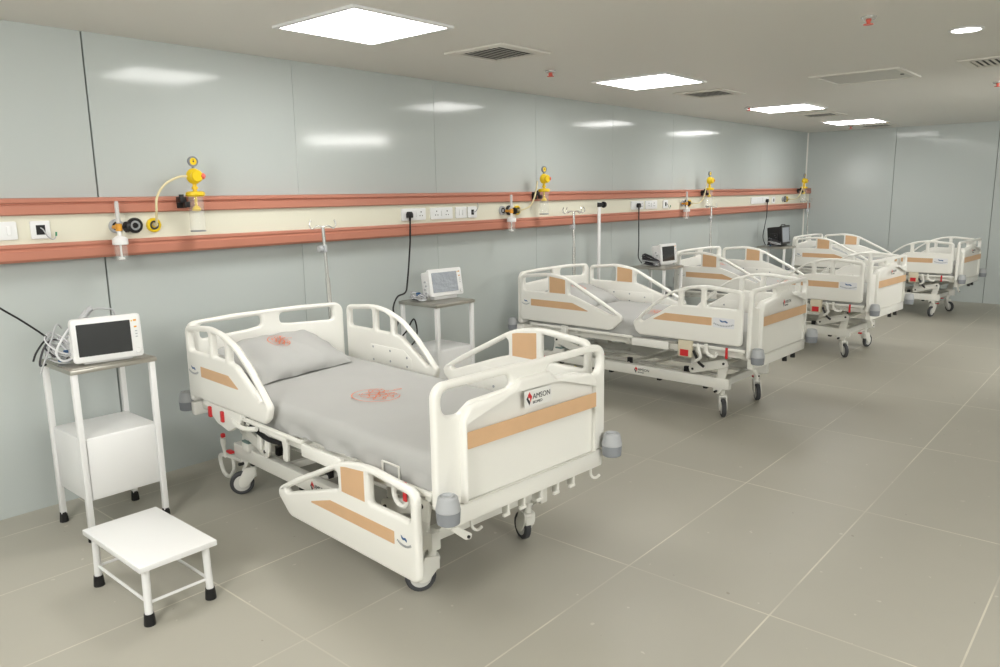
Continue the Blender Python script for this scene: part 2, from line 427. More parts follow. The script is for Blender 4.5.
def sprinkler(x, y, label, first=[None]):
    if first[0]: return dup(first[0], label, (x, y, HC))
    t = thing('fire_sprinkler', label, 'sprinkler', (x, y, HC), group='small sprinklers with red heads on the ceiling')
    MB().lathe([(0, -.0005), (.036, -.0005), (.036, -.005), (.028, -.014), (.014, -.017), (0, -.017)], n=20).build('escutcheon', M['chrome'], t)
    m = MB(); m.cyl((0, 0, -.014), (0, 0, -.022), .013); m.tube([(-.014, 0, -.02), (-.018, 0, -.028), (0, 0, -.037)], .005); m.tube([(.014, 0, -.02), (.018, 0, -.028), (0, 0, -.037)], .005)
    m.cyl((0, 0, -.02), (0, 0, -.037), .008); m.lathe([(0, -.035), (.024, -.036), (.024, -.039), (0, -.041)], n=16); m.build('sprinkler_head', M['sprinkler'], t)
    first[0] = t; return t
for x, y, lb in [(4.16, 1.20, 'largest red sprinkler head, on the ceiling left of the round downlight'), (4.36, 3.30, 'red sprinkler on the ceiling just beyond the nearest air vent'),
                 (7.66, 3.29, 'red sprinkler at the near corner of the third LED panel'), (7.43, 1.13, 'red sprinkler at the right edge of the photo, below the vent'),
                 (11.02, 3.31, 'farthest red sprinkler, at the corner of the last air vent')]:
    sprinkler(x, y, lb)

# ------------------------------------------------------------------ bed head trunking along the wall
RF = 4.095   # front of the cream fascia
def trunking():
    t = thing('medical_wall_trunking', 'long wall trunking with terracotta profiles above and below a cream fascia', 'wall trunking', (X0 + .02, WY, 1.25))
    L_ = WX - X0 - .03
    def prof(pts):                                    # pts (y outward from wall, z)
        m = MB(); k = len(pts); bm = bmesh.new()
        A = [bm.verts.new((0, -p[0], p[1] - 1.25)) for p in pts]; B = [bm.verts.new((L_, -p[0], p[1] - 1.25)) for p in pts]
        for i in range(k): bm.faces.new((A[i], A[(i + 1) % k], B[(i + 1) % k], B[i]))
        bm.faces.new(A[::-1]); bm.faces.new(B); bmesh.ops.recalc_face_normals(bm, faces=bm.faces); return m.merge(bm)
    prof([(.002, 1.5575), (.085, 1.5575), (.098, 1.552), (.1, 1.536), (.088, 1.532), (.088, 1.526), (.098, 1.522), (.1, 1.482), (.092, 1.476), (.002, 1.476)]).build('upper_profile', M['terra'], t, smooth=20)
    prof([(.002, 1.341), (.09, 1.341), (.098, 1.337), (.1, 1.325), (.094, 1.318), (.094, 1.313), (.1, 1.307), (.1, 1.268), (.09, 1.256), (.06, 1.2525), (.002, 1.2525)]).build('lower_profile', M['terra'], t, smooth=20)
    prof([(.002, 1.477), (WY - RF, 1.477), (WY - RF, 1.340), (.002, 1.340)]).build('fascia', M['cream'], t, smooth=0)
trunking()

def face(x, z, y=RF): return at(x, y, z) @ AX_UZ      # local a = right, b = up, n = towards the room

SOCK = 'white switched socket plates on the wall trunking'
def socket_plate(x0, x1, label, pins=(), switches=(), h=.086, z=1.407, name='socket_plate', cat='socket', group=SOCK):
    w = x1 - x0; t = thing(name, label, cat, ((x0 + x1) / 2, RF, z), group=group)
    F = AX_UZ
    MB().plate(fillet([(-w / 2, -h / 2), (w / 2, -h / 2), (w / 2, h / 2), (-w / 2, h / 2)], .008, 3), [], .012, at(0, -.0065, 0) @ F, bev=.003).build('plate', M['socket'], t)
    if pins:
        m = MB()
        for px, s in pins:
            m.cyl((px, -.0122, .016 * s), (px, -.0133, .016 * s), .0052, n=10)
            for d in (-1, 1): m.cyl((px + d * .012 * s, -.0122, -.011 * s), (px + d * .012 * s, -.0133, -.011 * s), .0042, n=10)
        m.build('socket_holes', M['black'], t)
    for sx in switches:
        MB().box((sx, -.0155, 0), (.020, .006, .042), bev=.002, mtx=None).build('switch', M['socket'], t)
    return t
def data_outlet(x, z, label, w=.086, hole=.032, cable=None):
    t = thing('data_outlet', label, 'outlet', (x, RF, z), group='outlets with a black square opening on the wall trunking')
    MB().plate(fillet([(-w / 2, -.043), (w / 2, -.043), (w / 2, .043), (-w / 2, .043)], .006, 3), [], .012, at(0, -.0065, 0) @ AX_UZ, bev=.003).build('plate', M['socket'], t)
    MB().box((0, -.0135, 0), (hole, .003, .046 if hole > .03 else .04), bev=.001).build('opening', M['black'], t, smooth=0)
    if cable:
        m = MB(); m.tube(smooth_path([(0, -.012, .010), (.006, -.03, 0), (.016, -.045, -.03), (.035, -.045, -.046), (.050, -.04, -.040), (.055, -.04, -.028)] if cable == 1 else [(0, -.012, 0), (.015, -.03, .005), (.03, -.04, .03), (.034, -.04, .05), (.033, -.035, .07)], 4), .003)
        m.build('loose_wire', M['cablegrey'], t)
        if cable == 1: MB().tube([(.0555, -.04, -.031), (.0575, -.04, -.012)], .0045).build('wire_sleeve', M['green'], t)
    return t
socket_plate(1.055, 1.235, 'white socket plate at the left edge of the photo, on the cream fascia', switches=(.055,))
data_outlet(1.335, 1.406, 'black data outlet with a loose grey and green wire near the left edge', hole=.040, cable=1)
socket_plate(3.65, 3.885, 'white plate with a black plug pushed in, above the second trolley', pins=((.07, 1),), switches=(.028,))
socket_plate(3.935, 4.165, 'wide white plate with two empty sockets, right of the plugged one', pins=((-.055, 1), (.055, 1)), switches=(0,))
socket_plate(4.20, 4.32, 'narrow white switch plate between the two sockets plate and a black outlet', switches=(-.018, .018))
data_outlet(4.385, 1.406, 'black data outlet with a short raised wire, right of the switch plate', w=.10, hole=.028, cable=2)
socket_plate(6.74, 6.98, 'white plate holding a black plug above the third trolley', pins=((.085, 1),))
socket_plate(7.02, 7.26, 'wide white plate with empty sockets beyond the white drip pole', pins=((-.055, 1), (.055, 1)), switches=(0,))
data_outlet(7.44, 1.406, 'black data outlet with a dangling wire left of the third humidifier bottle', w=.10, hole=.028, cable=1)
socket_plate(9.70, 10.28, 'long white socket plate near the far wall with a black plug', pins=((.20, 1), (.08, 1)))
data_outlet(10.45, 1.402, 'small black outlet farthest along the wall trunking', w=.10, hole=.028)

def gas_outlet(x, z, kind, label):
    """kind: ring colours (outer, middle, inner)"""
    t = thing('gas_outlet', label, 'gas outlet', (x, RF, z), group='round medical gas outlets on the wall trunking')
    F = RX(rad(90)); big = kind[3]
    MB().lathe([(0, 0.0005), (big, .0005), (big, .014), (big * .88, .018), (big * .66, .018), (big * .66, .006), (0, .006)], F, 26).build('collar', M[kind[0]], t)
    MB().lathe([(0, .006), (big * .64, .006), (big * .60, .019), (big * .42, .019), (big * .42, .009), (0, .009)], F, 22).build('inner_ring', M[kind[1]], t)
    MB().lathe([(0, .009), (big * .38, .009), (big * .34, .017), (0, .017)], F, 18).build('valve_core', M[kind[2]], t)
    return t
K_WHITE = ('grey1', 'black', 'grey1', .036); K_BLACK = ('black', 'grey1', 'black', .040); K_YEL = ('yellow', 'cabledark', 'yellow', .038)
ST = ['first station, beside the front bed', 'second station', 'third station', 'last station by the far wall']
for k, xs in enumerate([(1.69, 1.785, 1.885), (4.745, 4.835, 4.935), (7.84, 7.92, 7.99), (10.80, 10.87, 10.945)]):
    gas_outlet(xs[0], 1.409, K_WHITE, 'grey ringed gas outlet, leftmost of three at the ' + ST[k])
    gas_outlet(xs[1], 1.409, K_BLACK, 'black ringed gas outlet in the middle of the ' + ST[k])
    gas_outlet(xs[2], 1.407, K_YEL, 'yellow ringed vacuum outlet at the ' + ST[k])

def humidifier(x, label, first=[None]):
    """oxygen flow meter: clear tube on top, amber valve, white lidded bottle below, black knob to the side"""
    if first[0]: return dup(first[0], label, (x, 4.015, 1.405))
    t = thing('oxygen_flowmeter', label, 'oxygen flowmeter', (x, 4.015, 1.405), group='oxygen flowmeters with humidifier bottles')
    m = MB(); m.cyl((0, 0, -.018), (0, 0, .018), .016); m.cyl((0, .06, 0), (0, 0, 0), .010); m.build('valve_body', M['orange'], t)
    m = MB(); m.lathe([(0, .02), (.0105, .02), (.0105, .05), (.0105, .122), (.007, .13), (0, .132)], n=14); m.build('flow_tube', M['tube'], t)
    MB().cyl((0, 0, .03), (0, 0, .115), .0045).build('float_scale', M['hub'], t)
    m = MB(); m.cyl((.012, 0, 0), (.030, 0, 0), .009); m.lathe([(0, 0), (.024, 0), (.028, .004), (.028, .016), (.022, .02), (0, .02)], at(.030, 0, 0) @ RY(rad(90)), 16); m.build('control_knob', M['black'], t)
    m = MB(); m.cyl((0, 0, -.018), (0, 0, -.05), .010); m.lathe([(0, -.045), (.02, -.045), (.037, -.058), (.038, -.085), (.035, -.088), (0, -.088)], n=20); m.build('bottle_lid', M['white'], t)
    m = MB(); m.lathe([(.030, -.086), (.031, -.12), (.028, -.165), (.018, -.172), (0, -.173)], n=20); m.build('bottle', M['glass'], t)
    m = MB(); m.cyl((0, 0, -.088), (0, 0, -.15), .005); m.lathe([(0, -.15), (.015, -.152), (.015, -.162), (0, -.164)], n=14); m.build('diffuser_stem', M['white'], t)
    first[0] = t; return t
humidifier(1.672, 'clear humidifier bottle and flow tube nearest the camera, left of the front yellow suction jar')
humidifier(4.775, 'oxygen flowmeter with white lidded bottle left of the second yellow suction jar')
humidifier(7.79, 'oxygen flowmeter with white lidded bottle, farthest along the wall trunking')

def suction_unit(x, z, label, hose):
    t = thing('suction_jar_unit', label, 'suction jar', (x, 4.0, z), group='yellow topped vacuum suction jars on the wall trunking')
    # z = jar lid height
    m = MB(); m.lathe([(.0385, .0), (.0395, -.03), (.040, -.185), (.037, -.200), (0, -.201)], n=26); m.build('jar', M['glass'], t)
    MB().lathe([(.0405, -.196), (.0405, -.203), (0, -.205)], n=26).build('jar_base', M['grey2'], t)
    m = MB(); m.lathe([(0, .014), (.036, .014), (.049, .008), (.051, -.006), (.044, -.014), (0, -.014)], n=26); m.build('jar_lid', M['yellow'], t)
    m = MB(); m.cyl((0, 0, -.01), (0, 0, -.075), .008); m.lathe([(0, -.064), (.014, -.066), (.024, -.080), (.022, -.090), (0, -.094)], n=18); m.build('float_valve', M['yellow'], t)
    m = MB(); m.cyl((0, 0, .012), (0, 0, .065), .011); m.cyl((0, 0, .026), (0, 0, .038), .017)
    m.sphere((0, 0, .094), .041, (1, .85, 1.05), 20); m.lathe([(0, .0), (.030, .0), (.034, .012), (.028, .02), (0, .02)], at(0, -.024, .094) @ RX(rad(90)), 20); m.build('regulator', M['yellow'], t)
    m = MB(); m.lathe([(0, 0), (.016, 0), (.017, .012), (.010, .020), (0, .020)], at(.028, -.028, .094) @ RZ(rad(35)) @ RX(rad(90)), 14); m.build('regulator_knob', M['sprinkler'], t)
    m = MB(); m.cyl((0, 0, .132), (0, 0, .150), .008); m.lathe([(0, -.010), (.026, -.010), (.028, -.004), (.028, .008), (.0235, .010), (.0235, .006), (0, .006)], at(0, 0, .172) @ RX(rad(90)), 24); m.build('gauge', M['grey2'], t)
    m = MB(); m.lathe([(0, .0062), (.019, .0062), (.019, .0072), (0, .0072)], at(0, 0, .172) @ RX(rad(90)), 22); m.use(1).box((0, -.0076, .176), (.003, .001, .016), mtx=None); m.cyl((0, -.0072, .172), (0, -.009, .172), .004); m.build('gauge_dial', [M['yellow'], M['ink']], t)
    m = MB(); m.box((-.066, .03, -.030), (.035, .05, .030), bev=.004); m.box((-.050, .065, -.045), (.05, .02, .060), bev=.003); m.box((-.054, .0, -.056), (.028, .03, .03), bev=.003); m.cyl((-.07, .02, -.016), (-.07, .02, -.002), .013); m.build('clamp_bracket', M['black'], t)
    m = MB(); m.tube(smooth_path(hose, 7), .0062); m.build('vacuum_hose', M['hose'], t)
    m = MB(); m.cyl(hose[-1], Vector(hose[-1]) + Vector((.0, .025, 0)), .010); m.build('hose_probe', M['beige'], t)
    return t
suction_unit(2.088, 1.568, 'largest yellow topped suction jar, nearest, with a hose looping to the left', [(-.040, .0, .094), (-.09, .0, .088), (-.165, 0, .05), (-.212, 0, -.015), (-.222, .0, -.09), (-.205, .05, -.158)])
suction_unit(5.19, 1.568, 'yellow topped suction jar above and between the front two beds', [(-.118, -.02, .075), (-.125, -.02, .03), (-.145, -.01, -.06), (-.185, .0, -.125), (-.22, .03, -.150), (-.252, .05, -.160)])
suction_unit(8.305, 1.562, 'yellow topped suction jar above the third bed along the wall', [(-.115, -.02, .07), (-.125, -.02, .02), (-.145, -.01, -.07), (-.19, .0, -.135), (-.25, .02, -.158), (-.31, .05, -.155)])
suction_unit(11.35, 1.566, 'smallest looking yellow suction jar, against the far corner', [(-.11, -.02, .07), (-.12, -.02, .01), (-.15, -.01, -.08), (-.23, .0, -.14), (-.33, .02, -.162), (-.40, .05, -.158)])

# ------------------------------------------------------------------ hospital beds (local u = right, v = towards the head, z up; feet end at v = 0)
def logo(m, mtx, s, sub=True, plate=True):
    """flame mark and lettering on a small white label; s = cap height. material slots: 0 label, 1 red, 2 ink"""
    if plate: m.use(0).plate(fillet([(-.35 * s, -1.35 * s), (6.9 * s, -1.35 * s), (6.9 * s, 1.75 * s), (-.35 * s, 1.75 * s)], .2 * s, 3), [], .0012, mtx, bev=.0003, res=0)
    up = mtx @ at(0, 0, .0012 if plate else .0005)
    m.use(1).plate([(.85 * s, 1.5 * s), (1.6 * s, .5 * s), (1.15 * s, -.45 * s), (1.05 * s, .35 * s), (.72 * s, .75 * s)], [], .0008, up, bev=.0001, res=0)
    m.plate([(.68 * s, 1.2 * s), (.95 * s, .35 * s), (.62 * s, .3 * s), (.5 * s, .85 * s)], [], .0008, up, bev=.0001, res=0)
    m.use(2).plate([(.1 * s, .3 * s), (.45 * s, .75 * s), (.6 * s, .2 * s), (.9 * s, -.1 * s), (1.1 * s, -.5 * s), (.85 * s, -1.0 * s)], [], .0008, up, bev=.0001, res=0)
    m.text('AMSON', 1.38 * s, up @ at(1.75 * s, 0, 0), .0004)
    if sub: m.text('BIOMED', .72 * s, up @ at(1.75 * s, -.85 * s, 0), .0004)

def sticker(m, mtx, w, h, card=True):
    """oval maker's sticker: slots 0 label, 1 blue, 2 grey ink"""
    if card: m.use(0).plate(fillet([(-w / 2, -h / 2), (w / 2, -h / 2), (w / 2, h / 2), (-w / 2, h / 2)], .006, 3), [], .001, mtx, bev=.0003, res=0)
    up = mtx @ at(0, 0, .001)
    m.use(1).plate([(-.20 * w, .34 * h), (-.05 * w, .20 * h), (.10 * w, .26 * h), (.20 * w, .12 * h), (.17 * w, .0), (.06 * w, .10 * h), (-.08 * w, .06 * h), (-.16 * w, .14 * h)], [], .0008, up, bev=.0001, res=0)
    m.use(2)
    n = 13
    for k in range(n):                              # small lettering bent along the lower arc
        a = -.44 + .88 * k / (n - 1); y = (-.30 + 1.0 * a * a) * h
        m.box((0, 0, 0), (w * .045, h * .15, .0006), mtx=up @ at(a * w, y, 0) @ RZ(a * 1.3))

LONG_O = [(0, .54), (0, .905), (.28, .932), (.455, .908), (.62, .828), (.80, .742), (.985, .64), (.87, .54)]
LONG_R = [.03, .045, .5, .5, .8, .8, .035, .06]
LONG_H = [([(.033, .778), (.033, .880), (.278, .904), (.278, .778)], .016), ([(.482, .778), (.482, .870), (.64, .790), (.905, .660), (.878, .650), (.55, .760)], [.012, .02, .3, .01, .01, .3])]
SHORT_O = [(0, .54), (0, .905), (.26, .930), (.40, .912), (.53, .868), (.65, .785), (.74, .705), (.825, .625), (.80, .565), (.765, .54)]
SHORT_R = [.03, .04, .5, .5, .5, .6, .6, .03, .03, .03]
SHORT_H = [([(.033, .783), (.033, .880), (.262, .902), (.262, .783)], .016), ([(.298, .783), (.298, .901), (.375, .893), (.428, .874), (.428, .783)], [.012, .012, .1, .01, .012]),
           ([(.465, .780), (.465, .868), (.52, .851), (.642, .770), (.772, .648), (.738, .638), (.60, .722), (.52, .773)], [.012, .012, .1, .4, .008, .008, .2, .1])]

def side_rail(bed, kind, head, side, dz=0, du=0, stripe=(.21, .66), stick=(.05, .2), stick_card=True, name='side_rail', zs=1.0, dv=0):
    f = (lambda a: 1.985 + dv - a) if head else (lambda a: .105 + dv + a)
    cu = side * (.472 + du); O, Rr, H = (LONG_O, LONG_R, LONG_H) if kind == 'long' else (SHORT_O, SHORT_R, SHORT_H)
    pol = lambda P: [(f(a), .54 + (b - .54) * zs + dz) for a, b in P]
    m = MB(); m.plate(pol(fillet(O, Rr, 6)), [pol(fillet(p, r, 4)) for p, r in H], .036, at(cu, 0, 0) @ AX_VZ, bev=.013, res=3)
    r = m.build(name, M['plastic'], bed, smooth=50)
    out = cu + side * .0182
    sl = .10 if kind == 'short' else .16
    P = fillet([(stripe[0], .663), (stripe[1], .663), (stripe[1] - sl, .716), (stripe[0], .716)], .003, 2)
    MB().plate(pol(P), [], .0018, at(out, 0, 0) @ AX_VZ, bev=.0004, res=0).build('decor_stripe', M['tan'], r, smooth=0)
    if kind == 'long':
        m = MB()
        for s_ in (1, -1): m.plate(pol([(.300, .780), (.452, .780), (.452, .886), (.42, .893), (.300, .906)]), [], .002, at(cu + s_ * .0182, 0, 0) @ AX_VZ, bev=.0004, res=0)
        m.build('decor_panel', M['tan'], r, smooth=0)
    # sticker faces outwards
    c = (stick[0] + stick[1]) / 2; w = abs(stick[1] - stick[0])
    FM = at(cu + side * .0188, f(c), .687 + dz) @ (Matrix(((0, 0, -1, 0), (-1, 0, 0, 0), (0, 1, 0, 0), (0, 0, 0, 1))) if side < 0 else AX_VZ)
    m = MB(); sticker(m, FM, w, .066 if w > .12 else .06, stick_card); m.build('maker_sticker', [M['label'], M['blue'], M['inkgrey']], r, smooth=0)
    # inner cover plate with screws
    inn = cu - side * .0188
    P = [(.24, .595), (.62, .595), (.62, .655), (.55, .70), (.24, .70)] if kind == 'short' else [(.20, .60), (.66, .60), (.66, .70), (.20, .70)]
    m = MB(); m.plate(pol(fillet(P, .012, 3)), [], .003, at(inn, 0, 0) @ AX_VZ, bev=.001, res=1)
    m.use(1)
    for a, b in ((.27, .61), (.27, .685), (.43, .68), (.43, .62), (.58, .66), (.58, .61)): m.cyl((inn, f(a), b + dz), (inn - side * .003, f(a), b + dz), .007, n=10)
    m.build('hinge_cover', [M['plastic'], M['inkgrey']], r)
    return r

def sect(m, half, z0, z1, v0, v1):
    m.box((0, (v0 + v1) / 2, (z0 + z1) / 2), (2 * half, v1 - v0, z1 - z0), bev=.006)

def emblem_mesh(size, seed, surf):
    """curly woven emblem printed on cloth: thin stroke loops laid on the surface function surf(a,b)->(u,v,z)"""
    rnd = random.Random(seed); m = MB()
    def stroke(pts, w=.0034):
        P = [Vector(surf(*p)) for p in pts]; t = bmesh.new(); L_ = []; R_ = []
        for i, p in enumerate(P):
            d = (P[min(i + 1, len(P) - 1)] - P[max(i - 1, 0)]); d = d.normalized() if d.length > 1e-9 else Vector((1, 0, 0))
            n = Vector((-d.y, d.x, 0)); n = n.normalized() if n.length > 1e-6 else Vector((0, 1, 0))
            up = Vector((0, 0, .0006)); L_.append(t.verts.new(p + n * w / 2 + up)); R_.append(t.verts.new(p - n * w / 2 + up))
        for i in range(len(P) - 1): t.faces.new((L_[i], L_[i + 1], R_[i + 1], R_[i]))
        bmesh.ops.recalc_face_normals(t, faces=t.faces); m.merge(t)
    for ring, cnt in ((.25, 9), (.10, 4)):
        for k in range(cnt):
            q0 = 6.283 * k / cnt + rnd.uniform(-.2, .2); ca, cb = ring * size * math.cos(q0), ring * size * math.sin(q0); ra, rb = rnd.uniform(.07, .12) * size, rnd.uniform(.06, .11) * size
            stroke([(ca + ra * math.cos(q0 + 5.2 * j / 16), cb + rb * math.sin(q0 + 5.2 * j / 16)) for j in range(17)])
    for k in range(4):
        b0 = (-.22 + .15 * k) * size
        stroke([((-.3 + .6 * j / 14) * size, b0 + .035 * size * math.sin(j * 1.2 + k)) for j in range(15)])
    stroke([(.42 * size * math.cos(q) - .06 * size, .42 * size * math.sin(q)) for q in [.5 + 5.0 * j / 30 for j in range(31)]], .0045)
    stroke([(.47 * size + .09 * size * math.cos(q), .03 * size + .03 * size * math.sin(q)) for q in [6.3 * j / 12 for j in range(13)]], .004)
    return m

def mattress(bed, seed):
    rnd = random.Random(seed); hw, v0, v1, zb, zt = .425, .085, 1.965, .505, .628
    prof = []
    for k in range(7): prof.append((-hw - .004 , zb + (zt - .05 - zb) * k / 6, 1 - k / 6))
    for k in range(1, 6): q = PI / 2 * k / 5; prof.append((-hw + .05 * (1 - math.cos(q)), zt - .05 + .05 * math.sin(q) * .98, 0))
    for k in range(1, 12): prof.append((-hw + .05 + (2 * hw - .1) * k / 12, zt - .0005 + .006 * math.sin(PI * k / 12), -1))
    full = prof + [(-u, z, d) for u, z, d in prof[:12][::-1]]
    n = 76; bm = bmesh.new(); rings = []
    ph = [rnd.uniform(0, 6) for _ in range(8)]
    for i in range(n + 1):
        tt = i / n; v = v0 + (v1 - v0) * tt
        e = min(tt, 1 - tt) * (v1 - v0); sh = 0 if e > .05 else (1 - math.sqrt(max(0, 1 - (1 - e / .05) ** 2)))
        ring = []
        for u, z, d in full:
            du = 0; dzz = 0
            sgn = -1 if u < 0 else 1
            if d >= 0:
                w = (.35 + .65 * d)
                du = sgn * w * (.007 * math.sin(21 * v + ph[0] + 3 * d) + .006 * math.sin(43 * v + ph[1] - 4 * d) + .003 * math.sin(87 * v + ph[2]))
                dzz = d * (.010 * math.sin(5.2 * v + ph[3]) + .004 * math.sin(17 * v + ph[4])) if d > .9 else 0
            else:
                dzz = .0018 * math.sin(7 * v + 9 * u + ph[5]) + .0013 * math.sin(15 * v - 11 * u + ph[6]) + .0008 * math.sin(31 * u + 24 * v)
            zc = (zb + zt) / 2
            ring.append(bm.verts.new(((u + du) * (1 - .03 * sh), v, zc + (z + dzz - zc) * (1 - .55 * sh))))
        rings.append(ring)
    k = len(full)
    for A, B in zip(rings, rings[1:]):
        for j in range(k): bm.faces.new((A[j], A[(j + 1) % k], B[(j + 1) % k], B[j]))
    bm.faces.new(rings[0]); bm.faces.new(rings[-1][::-1]); bmesh.ops.recalc_face_normals(bm, faces=bm.faces)
    m = MB(); m.merge(bm); mt = m.build('mattress', M['sheet'], bed, smooth=60)
    e = emblem_mesh(.25, 5, lambda a, b: (-.045 + a * 1.0, .955 + b * 1.15, zt + .010)); e.build('printed_emblem', M['print'], mt, smooth=0)
    return mt

def caster(bed, u, v, swivel, pedal=True):
    """swivelling castor; the wheel trails along local +x"""
    m = MB(); T = .05
    m.cyl((0, 0, .135), (0, 0, .20), .017); m.cyl((0, 0, .18), (0, 0, .192), .024)
    housing = fillet([(-.024, .148), (-.024, .105), (.022, .045), (.062, .040), (.070, .075), (.034, .148)], [.012, .05, .03, .03, .04, .012], 4)
    for s_ in (-1, 1): m.plate(housing, [], .009, at(0, s_ * .0225, 0) @ AX_UZ, bev=.003, res=1)
    m.box((.0, 0, .136), (.056, .046, .02), bev=.006); m.box((-.018, 0, .115), (.016, .044, .05), bev=.005)
    c = m.build('caster', M['frame'], bed, smooth=45); c.location = (u, v, 0); c.rotation_euler = (0, 0, rad(swivel))
    w = MB(); F = at(T, 0, .0625) @ RX(rad(90))
    w.use(0).lathe([(.043, -.014), (.055, -.0155), (.0615, -.010), (.0625, 0), (.0615, .010), (.055, .0155), (.043, .014)], F, 28)
    w.use(1).lathe([(0, -.0165), (.020, -.0165), (.044, -.013), (.044, .013), (.020, .0165), (0, .0165)], F, 24)
    w.build('wheel', [M['tyre'], M['hub']], c)
    if not pedal: return c
    p = MB(); p.tube([(-.02, 0, .172), (-.055, 0, .168), (-.075, 0, .155)], .007); p.use(1).box((-.083, 0, .150), (.028, .034, .014), bev=.005, mtx=None)
    p.build('brake_pedal', [M['frame'], M['red']], c)
    return c

def bumper(bed, u, v):
    m = MB(); m.lathe([(0, .437), (.034, .437), (.040, .441), (.0425, .482), (.0425, .485)], at(u, v, 0), 26)
    m.use(1).lathe([(.0425, .485), (.044, .487), (.043, .494), (.0345, .533), (.029, .538), (.026, .534), (.022, .534), (.020, .538), (.016, .538), (.013, .532), (0, .532)], at(u, v, 0), 26)
    m.build('corner_bumper', [M['grey2'], M['grey1']], bed)

def make_bed(kind, label, loc, rot, casters):
    bed = thing('hospital_bed', label, 'bed', (loc[0], loc[1], 0), rad(rot), 'white adjustable hospital beds along the wall')
    mattress(bed, 3 if kind == 1 else 8)
    # ---- foot board: outer board with grip openings, thick middle panel, lower beam
    hw = .475; zb = .462; zt = .918
    m = MB()
    def opening(s): return [(s * a, b) for a, b in fillet([(.440, .800), (.440, .890), (.110, .890), (.085, .838), (.30, .826), (.36, .790)], [.045, .035, .03, .03, .05, .05], 5)]
    m.plate(fillet([(-hw, zb), (hw, zb), (hw, zt), (-hw, zt)], [.02, .02, .055, .055], 8), [opening(-1), opening(1)], .034, at(0, .062, 0) @ AX_UZ, bev=.013, res=3)
    fb = m.build('foot_board', M['plastic'], bed, smooth=50)
    m = MB(); m.plate(fillet([(-.375, .464), (.375, .464), (.375, .775), (.345, .815), (.12, .834), (.085, .868), (-.085, .868), (-.12, .834), (-.345, .815), (-.375, .775)], [.01, .01, .05, .05, .06, .03, .03, .06, .05, .05], 6), [], .042, at(.012, .041, 0) @ AX_UZ, bev=.012, res=3)
    m.build('raised_panel', M['plastic'], fb, smooth=50)
    MB().plate(fillet([(-.364, .668), (.364, .668), (.364, .730), (-.364, .730)], .003, 2), [], .002, at(.014, .0195, 0) @ AX_UZ, bev=.0004, res=0).build('decor_stripe', M['tan'], fb, smooth=0)
    m = MB(); logo(m, at(-.050, .0195, .781) @ AX_UZ, .021, plate=kind == 1); m.build('maker_label', [M['plaque'], M['red'], M['ink']], fb, smooth=0)
    m = MB(); m.box((.012, .064, .424), (.885, .045, .076), bev=.008); m.build('foot_beam', M['plastic'], bed)
    # ---- head board
    zt = .932
    def op(s): return [(s * a, b) for a, b in fillet([(.405, .822), (.405, .900), (.055, .905), (.055, .848), (.13, .838)], .022, 4)]
    m = MB(); m.plate(fillet([(-hw, .50), (hw, .50), (hw, .92), (.2, zt), (-.2, zt), (-hw, .92)], [.02, .02, .06, 1, 1, .06], 8), [op(-1), op(1)], .036, at(0, 2.012, 0) @ AX_UZ, bev=.014, res=3)
    hb = m.build('head_board', M['plastic'], bed, smooth=50)
    m = MB(); m.box((0, 2.03, .455), (.93, .045, .07), bev=.008); m.build('head_beam', M['plastic'], bed)
    for u, v in ((-.465, 0), (.465, 0), (-.465, 2.09), (.465, 2.09)): bumper(bed, u, v)
    # ---- upper frame
    m = MB()
    for s in (-1, 1):
        m.box((s * .405, 1.045, .470), (.032, 1.96, .042), bev=.004)
        m.box((s * .22, 1.045, .452), (.04, 1.86, .045), bev=.004)
        m.tube([(s * .452, .09, .505), (s * .452, .56, .505)], .012); m.tube([(s * .452, .95, .505), (s * .452, 1.9, .505)], .012)
        for v in (.12, .53, .98, 1.45, 1.85): m.box((s * .43, v, .495), (.05, .03, .03), bev=.004)
    for v in (.12, .62, 1.02, 1.42, 1.90): m.box((0, v, .452), (.80, .04, .035), bev=.004)
    m.build('upper_frame', M['frame'], bed)
    m = MB()
    for a, b in ((.09, .60), (.615, .95), (.965, 1.22), (1.235, 1.96)): sect(m, .41, .492, .506, a, b)
    m.build('sleep_deck', M['frame'], bed)
    for s in (-1, 1): MB().box((s * .455, .80, .478), (.02, .30, .055), bev=.004).build('side_plate', M['plastic'], bed)
    # ---- mattress stop hoop
    if kind == 1:
        MB().tube(smooth_path([(-.436, .305, .50), (-.436, .305, .550), (-.436, .312, .556), (-.436, .398, .556), (-.436, .405, .550), (-.436, .405, .50)], 3), .004).build('mattress_stop', M['frame'], bed)
    # ---- base
    m = MB()
    for s in (-1, 1):
        m.box((s * .312, 1.06, .234), (.045, 1.62, .076), bev=.006)
    for v in (.33, 1.79): m.box((0, v, .225), (.60, .05, .05), bev=.005)
    for v in (.62, 1.45): m.box((0, v, .222), (.58, .035, .035), bev=.004)
    for v in (.95, 1.1): m.tube([(-.30, v, .255), (.30, v, .255)], .014)
    for u in (-.12, .12): m.tube([(u, .33, .245), (u, 1.79, .245)], .012)
    base = m.build('base_frame', M['frame'], bed)
    FMl = at(-.3350, 1.06, .228) @ Matrix(((0, 0, -1, 0), (-1, 0, 0, 0), (0, 1, 0, 0), (0, 0, 0, 1)))
    m = MB(); logo(m, FMl @ at(-.055 if kind == 1 else .055, .004, 0), .020, plate=False); m.build('maker_label', [M['plaque'], M['red'], M['ink']], base, smooth=0)
    m = MB()
    for v in (.43, .80, 1.22, 1.70): m.box((-.312, v, .190), (.03, .03, .02), bev=.003)
    for v in (.62, 1.10, 1.56): m.box((-.24, v, .275), (.03, .035, .05), bev=.004)
    m.build('rubber_stop', M['black'], base)
